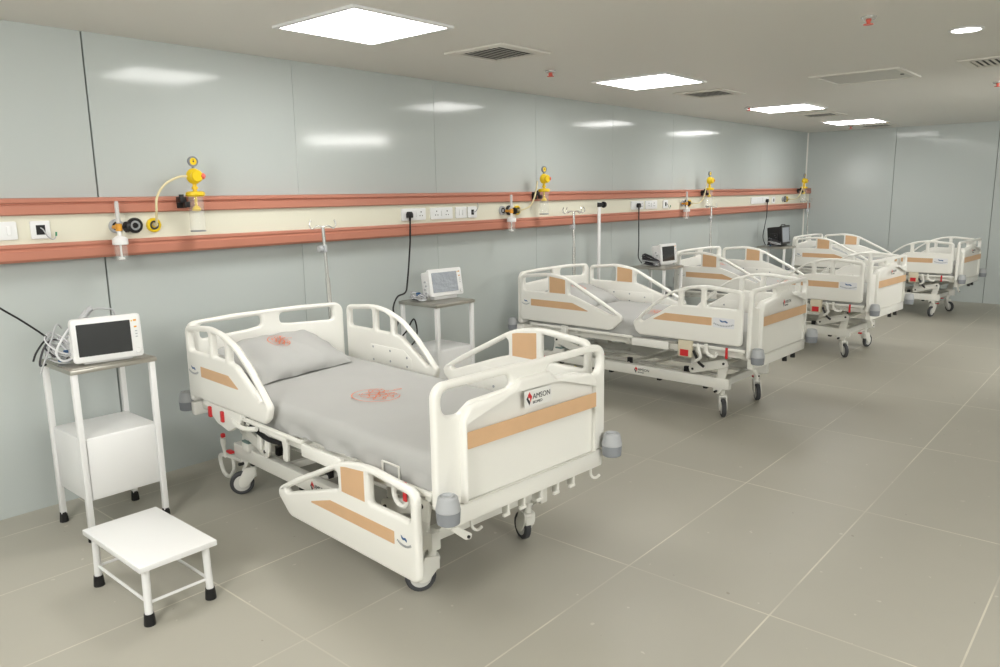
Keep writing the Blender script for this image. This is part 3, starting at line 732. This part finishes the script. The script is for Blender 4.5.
    # ---- lifting arms: pinned plates between base and upper frame
    for s in (-1, 1):
        for v0, v1 in ((.515, .285), (1.72, 1.49)):
            lo, hi = (Vector((v0, .315)), Vector((v1, .382))) if v0 < 1 else (Vector((v1, .315)), Vector((v0, .382)))
            d = (hi - lo).normalized(); n = Vector((-d.y, d.x)); w = .030
            arm = fillet([tuple(lo - d * .03 - n * w), tuple(hi + d * .03 - n * w), tuple(hi + d * .03 + n * w), tuple(lo - d * .03 + n * w)], .024, 5)
            m = MB(); m.plate(arm, [], .016, at(s * .345, 0, 0) @ AX_VZ, bev=.004, res=1)
            fork = fillet([(hi.x - .03, hi.y + .02), (hi.x + .03, hi.y + .02), (hi.x + .085, .175), (hi.x + .045, .155), (hi.x + .01, .19)], .015, 4)
            m.plate(fork, [], .012, at(s * .326 + s * .0, 0, 0) @ AX_VZ, bev=.003, res=1)
            post = fillet([(lo.x - .025, lo.y + .02), (lo.x + .03, lo.y + .02), (lo.x + .02, .44), (lo.x - .02, .44)], .01, 3)
            m.plate(post, [], .012, at(s * .318, 0, 0) @ AX_VZ, bev=.003, res=1)
            m.use(1)
            for p in (lo, hi, Vector((hi.x + .055, .178))): m.cyl((s * .33, p.x, p.y), (s * .358, p.x, p.y), .0085, n=12)
            m.build('lift_arm', [M['frame'], M['black']], bed)
    m = MB(); m.tube([(-.3, .30, .375), (.3, .30, .375)], .016); m.tube([(-.3, 1.72, .375), (.3, 1.72, .375)], .016)
    m.cyl((.0, .45, .34), (.0, 1.0, .40), .022); m.cyl((.06, 1.6, .34), (.06, 1.1, .41), .022); m.box((0, .5, .345), (.07, .13, .06), bev=.006); m.box((.06, 1.55, .345), (.07, .13, .06), bev=.006)
    m.build('actuator', M['frame'], bed)
    # ---- controls on both sides
    for s in (-1, 1):
        if kind == 2 or s > 0:
            m = MB(); m.box((s * .462, .515, .482), (.036, .105, .125), bev=.010); cb = m.build('control_box', M['beige'], bed)
            MB().box((s * .4815, .515, .452), (.004, .062, .045), bev=.001).build('red_label', M['red'], cb, smooth=0)
            m = MB(); m.tube(smooth_path([(s * .462, .43, .52), (s * .47, .41, .48), (s * .47, .40, .43), (s * .46, .44, .40)], 4), .011); m.build('rail_hinge', M['plastic'], bed); m = MB(); m.tube(smooth_path([(s * .47, .36, .53), (s * .472, .35, .47), (s * .472, .30, .45), (s * .472, .28, .475)], 4), .012); m.build('rail_hinge', M['plastic'], bed)
            MB().tube(smooth_path([(s * .455, .46, .47), (s * .452, .44, .43), (s * .448, .42, .39), (s * .43, .39, .36)], 4), .010).build('coil_spring', M['black'], bed)
            m = MB(); m.box((s * .462, .215, .482), (.008, .018, .075), bev=.003, mtx=at(0, 0, 0)); m.build('release_lever', M['red'], bed)
            m = MB(); m.box((s * .462, 1.56, .492), (.03, .06, .07), bev=.008); m.build('control_box', M['plastic'], bed)
        else:
            MB().box((s * .455, .50, .43), (.03, .05, .10), bev=.008).build('rail_hinge', M['plastic'], bed); MB().torus(.045, .010, at(s * .455, .27, .465) @ RY(rad(90)), 20, 8).build('hinge_ring', M['plastic'], bed); m = MB(); m.box((s * .45, .16, .44), (.02, .08, .09), bev=.01); m.use(1).cyl((s * .463, .15, .455), (s * .458, .15, .455), .010, n=10)
            m.build('rail_hinge', [M['plastic'], M['black']], bed)
            m = MB(); m.box((s * .474, .225, .493), (.008, .020, .075), bev=.003, mtx=None); m.build('release_lever', M['red'], bed)
            # drop mechanism under the head rail: curved cover, strut plates, red grips
            m = MB(); m.plate(fillet([(1.90, .535), (1.46, .535), (1.50, .47), (1.62, .415), (1.74, .435), (1.86, .50)], [.01, .02, .05, .05, .05, .03], 5), [], .03, at(s * .455, 0, 0) @ AX_VZ, bev=.008)
            m.tube(smooth_path([(s * .452, 1.62, .515), (s * .47, 1.54, .478), (s * .475, 1.44, .472), (s * .465, 1.34, .488)], 5), .012)
            for v in (1.33, 1.40, 1.16): m.plate(fillet([(v - .03, .50), (v + .035, .50), (v + .015, .42), (v + .025, .365), (v - .02, .365)], .012, 3), [], .014, at(s * .42, 0, 0) @ AX_VZ, bev=.003, res=1)
            m.box((s * .452, 1.20, .497), (.02, .24, .034), bev=.004)
            m.build('rail_mechanism', M['plastic'], bed)
            for v in (1.80, 1.665): MB().box((s * .474, v, .485), (.014, .026, .055), bev=.004).build('rail_release_grip', M['red'], bed)
            m = MB(); m.tube(smooth_path([(s * .44, 1.52, .50), (s * .44, 1.40, .47), (s * .43, 1.30, .44), (s * .40, 1.22, .43)], 4), .012); m.build('control_cable', M['black'], bed)
    for s in (-1, 1):
        pass
    # ---- bag hooks and plates below the foot beam
    if kind == 2:
        for u in (.17, .32): MB().lathe([(0, .0), (.017, 0), (.018, .004), (.014, .045), (0, .045)], at(u, .075, .342), 12).build('rubber_stop', M['black'], bed)
    for u in (-.12, -.03, .07, .17, .27) if kind == 1 else ():
        m = MB(); m.box((u, .064, .368), (.012, .035, .05), bev=.003); m.box((u - .012, .050, .348), (.034, .012, .012), bev=.002); m.build('hanging_tab', M['frame'], bed)
    for u in (-.30, .40) if kind == 1 else (): MB().tube(smooth_path([(u, .065, .39), (u, .06, .350), (u + .012, .045, .340), (u + .02, .03, .355)], 3), .006).build('bag_hook', M['frame'], bed)
    m = MB(); m.plate(fillet([(-.42, .385), (-.385, .385), (-.315, .335), (-.32, .315), (-.345, .32)], .008, 3), [], .012, at(0, .05, 0) @ AX_UZ, bev=.002); m.use(1).cyl((-.335, .045, .330), (-.335, .038, .330), .006, n=10)
    m.build('foot_bracket', [M['frame'], M['black']], bed)
    # ---- central brake hoop at the head end
    m = MB()
    for s in (-1, 1):
        m.tube(smooth_path([(s * .30, 1.86, .165), (s * .30, 2.05, .150), (s * .30, 2.12, .125), (s * .30, 2.09, .045), (s * .30, 2.02, .035), (s * .30, 1.96, .09), (s * .30, 1.96, .16)], 4), .011)
        m.tube(smooth_path([(s * .31, 2.02, .150), (s * .32, 2.02, .21), (s * .325, 2.01, .265)], 3), [.011] * 4 + [.015] * 3)
    m.tube([(-.30, 1.98, .155), (.30, 1.98, .155)], .011)
    pd = m.build('brake_hoop', M['frame'], bed)
    for s in (-1, 1):
        MB().box((s * .325, 2.008, .278), (.022, .022, .024), bev=.006).build('pedal_tip', M['red'], pd)
        MB().box((s * .35, 1.88, .222), (.026, .05, .014), bev=.004).build('pedal_tip', M['red'], pd)
    m = MB(); m.box((-.325, 1.71, .285), (.05, .07, .05), bev=.01); m.use(1).box((-.325, 1.71, .312), (.046, .066, .012), bev=.004); m.build('pump_pedal', [M['frame'], M['tealgrey']], bed)
    MB().tube(smooth_path([(-.25, 1.62, .16), (-.22, 1.55, .125), (-.2, 1.48, .12), (-.22, 1.40, .14), (-.25, 1.36, .18)], 4), .004).build('yellow_wire', M['yellowwire'], bed)
    # pole socket behind the head board
    m = MB()
    for u in (-.40, (.44 if kind == 1 else .35)): m.lathe([(.013, .0), (.019, 0), (.019, .07), (.013, .07), (.013, 0)], at(u, 2.062, .565), 16); m.box((u, 2.04, .60), (.03, .02, .04), bev=.003)
    m.build('pole_socket', M['chrome'], bed)
    # ---- side rails
    if kind == 1:
        side_rail(bed, 'short', True, -1, stripe=(.155, .555), stick=(.015, .13), stick_card=False)
        side_rail(bed, 'long', False, -1, dz=-.35, du=.035, zs=.95, stripe=(.125, .70), stick=(.025, .11), stick_card=False)
        side_rail(bed, 'short', True, 1, du=.028); side_rail(bed, 'long', False, 1, stick=(.025, .10), dz=.012, du=.008, dv=.022)
    else:
        for s in (-1, 1):
            side_rail(bed, 'long', True, s, stripe=(.11, .68), stick=(.015, .10), stick_card=False); side_rail(bed, 'short', False, s)
    for (u, v), sw in zip(((-.278, .32), (.278, .32), (-.285, 1.79), (.285, 1.79)), casters): caster(bed, u, v, sw, kind == 2 or v > 1)
    return bed

BEDS = [((2.179, 1.709), -3.79), ((5.146, 1.872), -1.26), ((7.599, 1.810), -3.68), ((10.587, 1.671), -3.80)]
bed1 = make_bed(1, 'nearest hospital bed, grey sheet, its left foot rail lowered towards the floor', *BEDS[0], (150, 70, 155, 60))
bed2 = make_bed(2, 'second hospital bed from the camera, all rails up, white drip pole behind it', *BEDS[1], (215, 215, 90, 90))
bed3 = dup(bed2, 'third hospital bed from the camera, between the second and the farthest bed', (*BEDS[2][0], 0), rad(BEDS[2][1]))
bed4 = dup(bed2, 'farthest hospital bed, standing against the far wall', (*BEDS[3][0], 0), rad(BEDS[3][1]))
for b, sws in ((bed3, (222, -12, 80, 95)), (bed4, (168, 235, 100, 80))):
    cs = [c for c in kids(b) if c.name.startswith('caster')]
    cs.sort(key=lambda c: (round(c.location.y, 2), c.location.x))
    for c, s in zip(cs, sws): c.rotation_euler = (0, 0, rad(s))

def bed_pt(k, u, v, z):
    (ox, oy), a = BEDS[k]; a = rad(a)
    return Vector((ox + u * math.cos(a) - v * math.sin(a), oy + u * math.sin(a) + v * math.cos(a), z))

# ------------------------------------------------------------------ pillows
def pillow(k, u, v, z, rz, tilt, w, d, h, label, seed, emblem=True):
    rnd = random.Random(seed); ph = [rnd.uniform(0, 6) for _ in range(8)]
    p = bed_pt(k, u, v, z); t = thing('pillow', label, 'pillow', p, rad(BEDS[k][1]) + rad(rz), 'grey pillows on the beds')
    n = 40; T = RX(rad(tilt))
    def hgt(a, b):
        fa = max(0, 1 - abs(a) ** 3.2); fb = max(0, 1 - abs(b) ** 3.2)
        x = h * (fa * fb) ** .55
        edge = 1 - (fa * fb) ** .8
        x += edge * .004 * (math.sin(9 * a + 7 * b + ph[0]) + math.sin(15 * a - 11 * b + ph[1])) + .005 * math.exp(-((a - .15 + .35 * b) / .05) ** 2) * fb + .004 * math.exp(-((a + .25 + .3 * b) / .06) ** 2) * fb * fa
        x += .002 * math.sin(5 * a + 3 * b + ph[2])
        return x
    def corner(a, b): return (a * w / 2 * (1 - .05 * (1 - b * b) * (1 if abs(a) > .9 else .0)), b * d / 2 * (1 - .05 * (1 - a * a) * (abs(b) ** 6)))
    bm = bmesh.new(); top = []; bot = []
    for i in range(n + 1):
        r1 = []; r2 = []
        for j in range(n + 1):
            a = -1 + 2 * i / n; b = -1 + 2 * j / n; x, y = corner(a, b); ed = i in (0, n) or j in (0, n)
            q = bm.verts.new(T @ Vector((x, y, hgt(a, b) if not ed else .004 * math.sin(8 * a + 6 * b + ph[3])))); r1.append(q)
            r2.append(q if ed else bm.verts.new(T @ Vector((x, y, -min(.25 * hgt(a, b), .012)))))
        top.append(r1); bot.append(r2)
    for i in range(n):
        for j in range(n):
            bm.faces.new((top[i][j], top[i + 1][j], top[i + 1][j + 1], top[i][j + 1])); bm.faces.new((bot[i][j + 1], bot[i + 1][j + 1], bot[i + 1][j], bot[i][j]))
    bmesh.ops.recalc_face_normals(bm, faces=bm.faces); m = MB(); m.merge(bm); m.build('pillow_case', M['sheet'], t, smooth=70)
    if emblem:
        def surf(a, b):
            x = -.02 + a; y = .04 + b; return T @ Vector((x, y, hgt(x / (w / 2), y / (d / 2)) + .003))
        emblem_mesh(.14, 6, surf).build('printed_emblem', M['print'], t, smooth=0)
    return t
pillow(0, -.05, 1.772, .706, 10, 20, .62, .40, .075, 'grey pillow with an orange print on the nearest bed', 2)
pillow(1, .02, 1.74, .685, 3, 16, .62, .40, .075, 'grey pillow on the second bed, behind its raised rails', 4)
pillow(2, .02, 1.74, .685, 3, 16, .62, .40, .075, 'grey pillow mostly hidden on the third bed', 5)
pillow(3, .02, 1.74, .685, 3, 16, .62, .40, .075, 'grey pillow mostly hidden on the farthest bed', 7)

# ------------------------------------------------------------------ drip poles
def drip_pole(p0, p1, label, style=1):
    p0 = Vector(p0); p1 = Vector(p1); t = thing('drip_pole', label, 'drip pole', p0, 0, 'chrome drip poles at the head of the beds')
    d = p1 - p0; u = d.normalized(); H = d.length
    MB().cyl((0, 0, 0), u * (H * .62), .0145).build('lower_tube', M['chrome'], t)
    MB().cyl(u * (H * .60), d, .0105).build('upper_tube', M['chrome'], t)
    m = MB(); c = u * (H * .84); m.cyl(c + Vector((-.01, 0, 0)), c + Vector((-.03, -.005, 0)), .006); m.lathe([(0, 0), (.018, 0), (.02, .006), (.018, .02), (0, .022)], Matrix.Translation(c + Vector((-.026, -.005, 0))) @ RY(rad(-90)), 12); m.cyl(c - u * .02, c + u * .02, .014)
    m.build('clamp_knob', M['grey1'], t)
    m = MB(); a = rad(20)
    for s, a in ((-1, a), (1, a)) if style == 1 else ((-1.5, a), (1.5, a), (1.2, a + 1.4), (-1.2, a + 1.4)):
        dx = Vector((math.cos(a) * s, -math.sin(a) * s, 0))
        m.tube(smooth_path([d, d + dx * .03 + Vector((0, 0, .006)), d + dx * .05 + Vector((0, 0, -.004)), d + dx * .066 + Vector((0, 0, -.010)), d + dx * .079 + Vector((0, 0, .012)), d + dx * .070 + Vector((0, 0, .04))], 5), .004)
    m.build('hook', M['chrome'], t)
    return t
q = bed_pt(0, .44, 2.062, .57); drip_pole(q, (q.x - .035, q.y + .0, 1.368), 'chrome drip pole at the head of the nearest bed')
q = bed_pt(1, .35, 2.075, .57); drip_pole(q, (q.x - .005, q.y, 1.377), 'chrome drip pole with curled hooks at the head of the second bed', 2)
q = bed_pt(2, .35, 2.075, .57); drip_pole(q, (q.x - .005, q.y, 1.362), 'chrome drip pole at the head of the third bed')
q = bed_pt(3, .13, 2.075, .57); drip_pole(q, (q.x - .08, q.y, 1.385), 'chrome drip pole at the head of the farthest bed')

def white_stand():
    t = thing('white_drip_stand', 'plain white drip pole standing behind the second bed, black clamp at its top', 'drip pole', (5.955, 3.95, 0))
    MB().cyl((0, 0, .05), (0, 0, 1.456), .0155).build('pole', M['white'], t)
    m = MB()
    for k in range(5):
        a = 2 * PI * k / 5 + .3; m.tube([(0, 0, .07), (.08 * math.cos(a), .08 * math.sin(a), .062), (.165 * math.cos(a), .165 * math.sin(a), .05)], [.018, .014, .010])
    m.cyl((0, 0, .03), (0, 0, .10), .024); m.build('base', M['white'], t)
    m = MB()
    for k in range(5):
        a = 2 * PI * k / 5 + .3; m.sphere((.16 * math.cos(a), .16 * math.sin(a), .0205), .02, n=10); m.cyl((.16 * math.cos(a), .16 * math.sin(a), .02), (.16 * math.cos(a), .16 * math.sin(a), .05), .006)
    m.build('castor_ball', M['black'], t)
    m = MB(); m.cyl((.012, -.01, 1.43), (.05, -.012, 1.43), .010); m.lathe([(0, 0), (.026, 0), (.03, .008), (.026, .026), (0, .028)], at(.045, -.012, 1.43) @ RY(rad(90)), 12); m.cyl((0, 0, 1.41), (0, 0, 1.45), .019); m.build('clamp_knob', M['black'], t)
white_stand()

# ------------------------------------------------------------------ bedside trolleys
def trolley(x, y, label, first=[None]):
    if first[0]: return dup(first[0], label, (x, y, 0))
    t = thing('bedside_trolley', label, 'trolley', (x, y, 0), 0, 'white metal bedside trolleys with a steel top')
    w = .172
    for sx in (-1, 1):
        for sy in (-1, 1):
            m = MB(); m.box((sx * w, sy * w, .415), (.026, .026, .77), bev=.003); l = m.build('leg', M['white'], t)
            m = MB(); m.lathe([(0, .0), (.020, 0), (.021, .004), (.0165, .05), (0, .05)], at(sx * w, sy * w, 0) @ RZ(PI / 4), 8); m.build('rubber_foot', M['black'], l)
    m = MB(); m.box((0, 0, .798), (.385, .385, .022), bev=.005); m.box((0, 0, .8105), (.36, .36, .004), bev=.001)
    for sx in (-1, 1):
        for sy in (-1, 1): m.sphere((sx * .172, sy * .172, .8105), .007, (1, 1, .5), 8)
    m.build('steel_top', M['steel'], t)
    m = MB(); m.box((0, 0, .336), (.345, .338, .295), bev=.003); m.build('cabinet', M['white'], t)
    MB().box((0, -.1715, .336), (.305, .006, .282), bev=.002).build('drawer_front', M['white'], t)
    first[0] = t; return t
trolley(1.397, 3.738, 'white bedside trolley at the left of the photo, behind the step stool')
trolley(3.735, 3.84, 'white bedside trolley right of the nearest bed, below the dangling plug cord')
trolley(6.785, 3.80, 'white bedside trolley between the second and third beds')
trolley(9.97, 3.83, 'farthest white trolley, carrying the black monitor')

# ------------------------------------------------------------------ step stool
def stool():
    t = thing('step_stool', 'low white step stool with black rubber feet standing in front of the left trolley', 'step stool', (1.195, 2.895, 0), 0)
    m = MB(); m.box((0, 0, .232), (.30, .51, .022), bev=.003); m.box((0, 0, .222), (.27, .47, .012)); m.build('top', M['white'], t)
    for sx in (-1, 1):
        for sy in (-1, 1):
            m = MB(); m.cyl((sx * .120, sy * .225, .03), (sx * .116, sy * .222, .222), .0145, .0145, 4 if False else 12); l = m.build('leg', M['white'], t)
            m = MB(); m.lathe([(0, 0), (.021, 0), (.0215, .004), (.018, .045), (0, .045)], at(sx * .120, sy * .225, 0), 14); m.build('rubber_foot', M['black'], l)
    for sy in (-1, 1): MB().tube([(-.115, sy * .224, .085), (.115, sy * .224, .085)], .006).build('stretcher', M['white'], t)
    for sx in (-1, 1): MB().tube([(sx * .117, -.22, .085), (sx * .117, .22, .085)], .006).build('stretcher', M['white'], t)
stool()

# ------------------------------------------------------------------ patient monitors
def monitor(x, y, z, rot, label, w=.285, h=.205, d=.12, body='white', screen='screen', dark=False, tilt=5):
    t = thing('patient_monitor', label, 'monitor', (x, y, z), rad(rot), 'patient monitors on the trolleys')
    T = at(0, 0, d * math.sin(rad(tilt))) @ RX(rad(-tilt)); m = MB(); lift = d * math.sin(rad(tilt)) + .008
    F = T @ AX_UZ
    m.plate(fillet([(-w / 2, .006), (w / 2, .006), (w / 2, h), (-w / 2, h)], .014, 4), [], .03, T @ at(0, .016, 0) @ AX_UZ, bev=.006)
    m.plate(fillet([(-w / 2 + .012, .010), (w / 2 - .012, .010), (w / 2 - .012, h - .012), (-w / 2 + .012, h - .012)], .016, 4), [], d - .03, T @ at(0, .03 + (d - .03) / 2, 0) @ AX_UZ, bev=.012)
    m.box((0, .055, lift / 2), (w * .7, .05, lift), bev=.003)
    m.build('housing', M[body], t)
    sw0, sw1 = -w / 2 + .022, w / 2 - .047
    MB().plate(fillet([(sw0, .034), (sw1, .034), (sw1, h - .026), (sw0, h - .026)], .003, 2), [], .0025, T @ at(0, .0005, 0) @ AX_UZ, bev=.0006, res=0).build('screen', M[screen], t, smooth=0)
    bx = w / 2 - .024
    m = MB(); 
    if not dark:
        m.use(0).box((bx - .002, -.0002, h - .030), (.013, .003, .008), bev=.001, mtx=T); m.box((bx - .002, -.0002, h - .060), (.012, .003, .007), bev=.001, mtx=T)
        m.use(1).box((bx - .016, -.0002, h - .032), (.006, .003, .006), bev=.001, mtx=T)
        m.use(2)
        for k in range(3): m.box((bx, -.0002, h - .080 - .013 * k), (.010, .003, .004), bev=.001, mtx=T)
    else:
        m.use(2)
        for k in range(5): m.box((bx, -.0002, h - .030 - .022 * k), (.012, .003, .009), bev=.001, mtx=T)
    m.build('buttons', [M['orange'], M['yellow'], M['inkgrey']], t, smooth=0)
    MB().lathe([(0, 0), (.0135, 0), (.0135, .006), (.010, .010), (0, .011)], T @ at(bx, .001, .034) @ RX(rad(90)), 18).build('dial_knob', M[body if not dark else 'grey2'], t)
    MB().tube(smooth_path([(-.07, .06, h - .004), (-.066, .06, h + .018), (-.05, .06, h + .026), (.05, .06, h + .026), (.066, .06, h + .018), (.07, .06, h - .004)], 4), .006).build('carry_handle', M[body], t) if dark else None
    m = MB(); m.box((-w / 2 + .006, d * .6, h * .40), (.014, d * .45, h * .5), bev=.004)
    m.use(1)
    for k in range(4): m.cyl((-w / 2 - .001, d * .45 + .014 * (k % 2), h * .25 + k * .026), (-w / 2 - .012, d * .45 + .014 * (k % 2), h * .25 + k * .026), .007, n=10)
    m.build('connector_block', [M[body], M['cabledark' if dark else 'cablegrey']], t)
    return t
TZ = .8145
monitor(1.385, 3.560, TZ, -9, 'white patient monitor with dark screen on the left trolley', w=.292, tilt=3)
monitor(3.785, 3.775, TZ, -7, 'white patient monitor with a pale film covered screen beside the nearest bed', w=.292, h=.200, screen='film', tilt=10)
monitor(6.855, 3.700, TZ, -4, 'white patient monitor on the trolley between the second and third beds', w=.285, h=.205)
monitor(10.02, 3.715, TZ, 0, 'black patient monitor on the farthest trolley', w=.29, h=.25, d=.20, body='black', screen='film', dark=True)

# ------------------------------------------------------------------ cables
def cable_pile(cx, cy, rx, ry, z0, label, seed, mats, hgt=.06, n=9, extra=None, r=.0035, group='bundles of monitor leads on the trolleys'):
    rnd = random.Random(seed); t = thing('lead_bundle', label, 'cables', (cx, cy, z0), 0, group)
    names = {'cablegrey': 'grey_lead', 'cabledark': 'dark_lead', 'label': 'white_lead', 'black': 'black_lead'}
    for mk in sorted(set(mats)):
        m = MB()
        for k in range(n):
            if mats[k % len(mats)] != mk: continue
            a = rnd.uniform(.55, 1) * rx; b = rnd.uniform(.55, 1) * ry; q0 = rnd.uniform(0, 6); zz = r + .001 + rnd.uniform(0, hgt) * .5; tl = rnd.uniform(0, hgt)
            pts = [(a * math.cos(q0 + q), b * math.sin(q0 + q), zz + tl * (.5 + .5 * math.sin(q + q0)) + .003 * math.sin(3 * q)) for q in [5.6 * j / 14 for j in range(15)]]
            m.tube(smooth_path(pts, 3), r, 6)
        m.build(names[mk], M[mk], t)
    for k in range(3): MB().box((rnd.uniform(-.5, .5) * rx, rnd.uniform(-.5, .5) * ry, .012 + .02 * k), (.03, .018, .014), bev=.004).build('connector', M['blue'], t)
    if extra:
        for nm, mk, pts, rr in extra: MB().tube(smooth_path(pts, 6), rr, 8).build(nm, M[mk], t)
    return t
# pile left of the left monitor, spilling over the trolley edge
cable_pile(1.245, 3.765, .05, .10, TZ, 'tangle of grey and white leads left of the left monitor', 3, ['cablegrey', 'label', 'cablegrey', 'cabledark'], hgt=.10, n=14,
           extra=[('white_lead', 'label', [(.02, -.09, .16), (-.02, -.11, .12), (-.045, -.10, .06), (-.02, -.10, .02), (.03, -.10, .03)], .005),
                  ('dark_lead', 'cabledark', [(-.03, .02, .10), (-.06, .02, .06), (-.085, .0, .0), (-.07, -.03, .004)], .005),
                  ('grey_lead', 'cablegrey', [(.03, .02, .15), (.0, .0, .17), (-.05, -.02, .06), (-.09, -.05, .0), (-.105, -.06, -.03)], .004)])
cable_pile(1.44, 3.80, .055, .05, TZ, 'grey lead and probe lying behind the left monitor', 8, ['cablegrey', 'label'], hgt=.10, n=5,
           extra=[('grey_probe', 'cablegrey', [(-.10, -.02, .16), (-.04, 0, .215), (-.02, .0, .225)], .014), ('grey_lead', 'cablegrey', [(-.06, -.01, .17), (-.02, 0, .215), (.04, .0, .215), (.08, 0, .19), (.085, .01, .05)], .005)])
cable_pile(3.615, 3.90, .055, .075, TZ, 'coiled grey leads behind the second monitor', 4, ['cablegrey', 'cabledark', 'label', 'cablegrey'], hgt=.04, n=11)
cable_pile(6.67, 3.81, .055, .10, TZ, 'dark striped bundle of leads left of the third monitor', 5, ['cabledark', 'cabledark', 'cablegrey', 'black'], hgt=.085, n=20, r=.006)
cable_pile(9.83, 3.80, .045, .10, TZ, 'black leads piled left of the black monitor', 6, ['black', 'cabledark', 'cablegrey'], hgt=.10, n=14, r=.006)

def power_cord(plug, pts, label, rr=.0055):
    t = thing('power_cord', label, 'power cord', plug, 0, 'black power cords')
    if plug[1] > 4:
        m = MB(); m.plate(fillet([(-.022, -.018), (.022, -.018), (.022, .010), (.012, .026), (-.012, .026), (-.022, .010)], .006, 3), [], .034, at(0, -.018, 0) @ AX_UZ, bev=.006); m.cyl((0, -.02, -.016), (0, -.02, -.045), .009, .006)
        m.build('plug', M['black'], t)
    m = MB(); m.tube(smooth_path(pts, 7), rr, 8); m.build('cable', M['black'], t); return t
py = RF - .0135
power_cord((3.708, py, 1.402), [(0, -.02, -.04), (-.005, -.022, -.12), (-.02, -.03, -.22), (-.07, -.045, -.47), (-.126, -.08, -.535), (-.246, -.13, -.55), (-.287, -.13, -.635), (-.246, -.13, -.724), (-.305, -.13, -.807), (-.271, -.135, -.85), (-.19, -.145, -.80), (-.115, -.145, -.72), (-.085, -.145, -.80), (-.12, -.16, -.87), (-.18, -.15, -.92)], 'black power cord hanging from the plug behind the nearest bed', .006)
power_cord((6.85, py, 1.402), [(0, -.02, -.04), (0, -.022, -.2), (.01, -.02, -.40), (-.01, -.03, -.52), (-.06, -.10, -.575)], 'thin black power cord hanging to the third trolley')
power_cord((10.18, py, 1.395), [(0, -.02, -.04), (-.01, -.022, -.2), (-.06, -.02, -.35), (-.12, -.03, -.48), (-.20, -.10, -.575)], 'black power cord hanging to the farthest trolley')
power_cord((1.03, 3.86, 1.10), [(-0.055, -0.000, 0.055), (0.031, -0.004, -0.023), (0.102, -0.008, -0.084), (0.176, -0.012, -0.155), (0.194, -0.016, -0.181), (0.170, -0.020, -0.206), (0.141, -0.024, -0.243), (0.125, -0.028, -0.278)], 'thick black cord running in from the left edge of the photo to the left monitor', .0045)
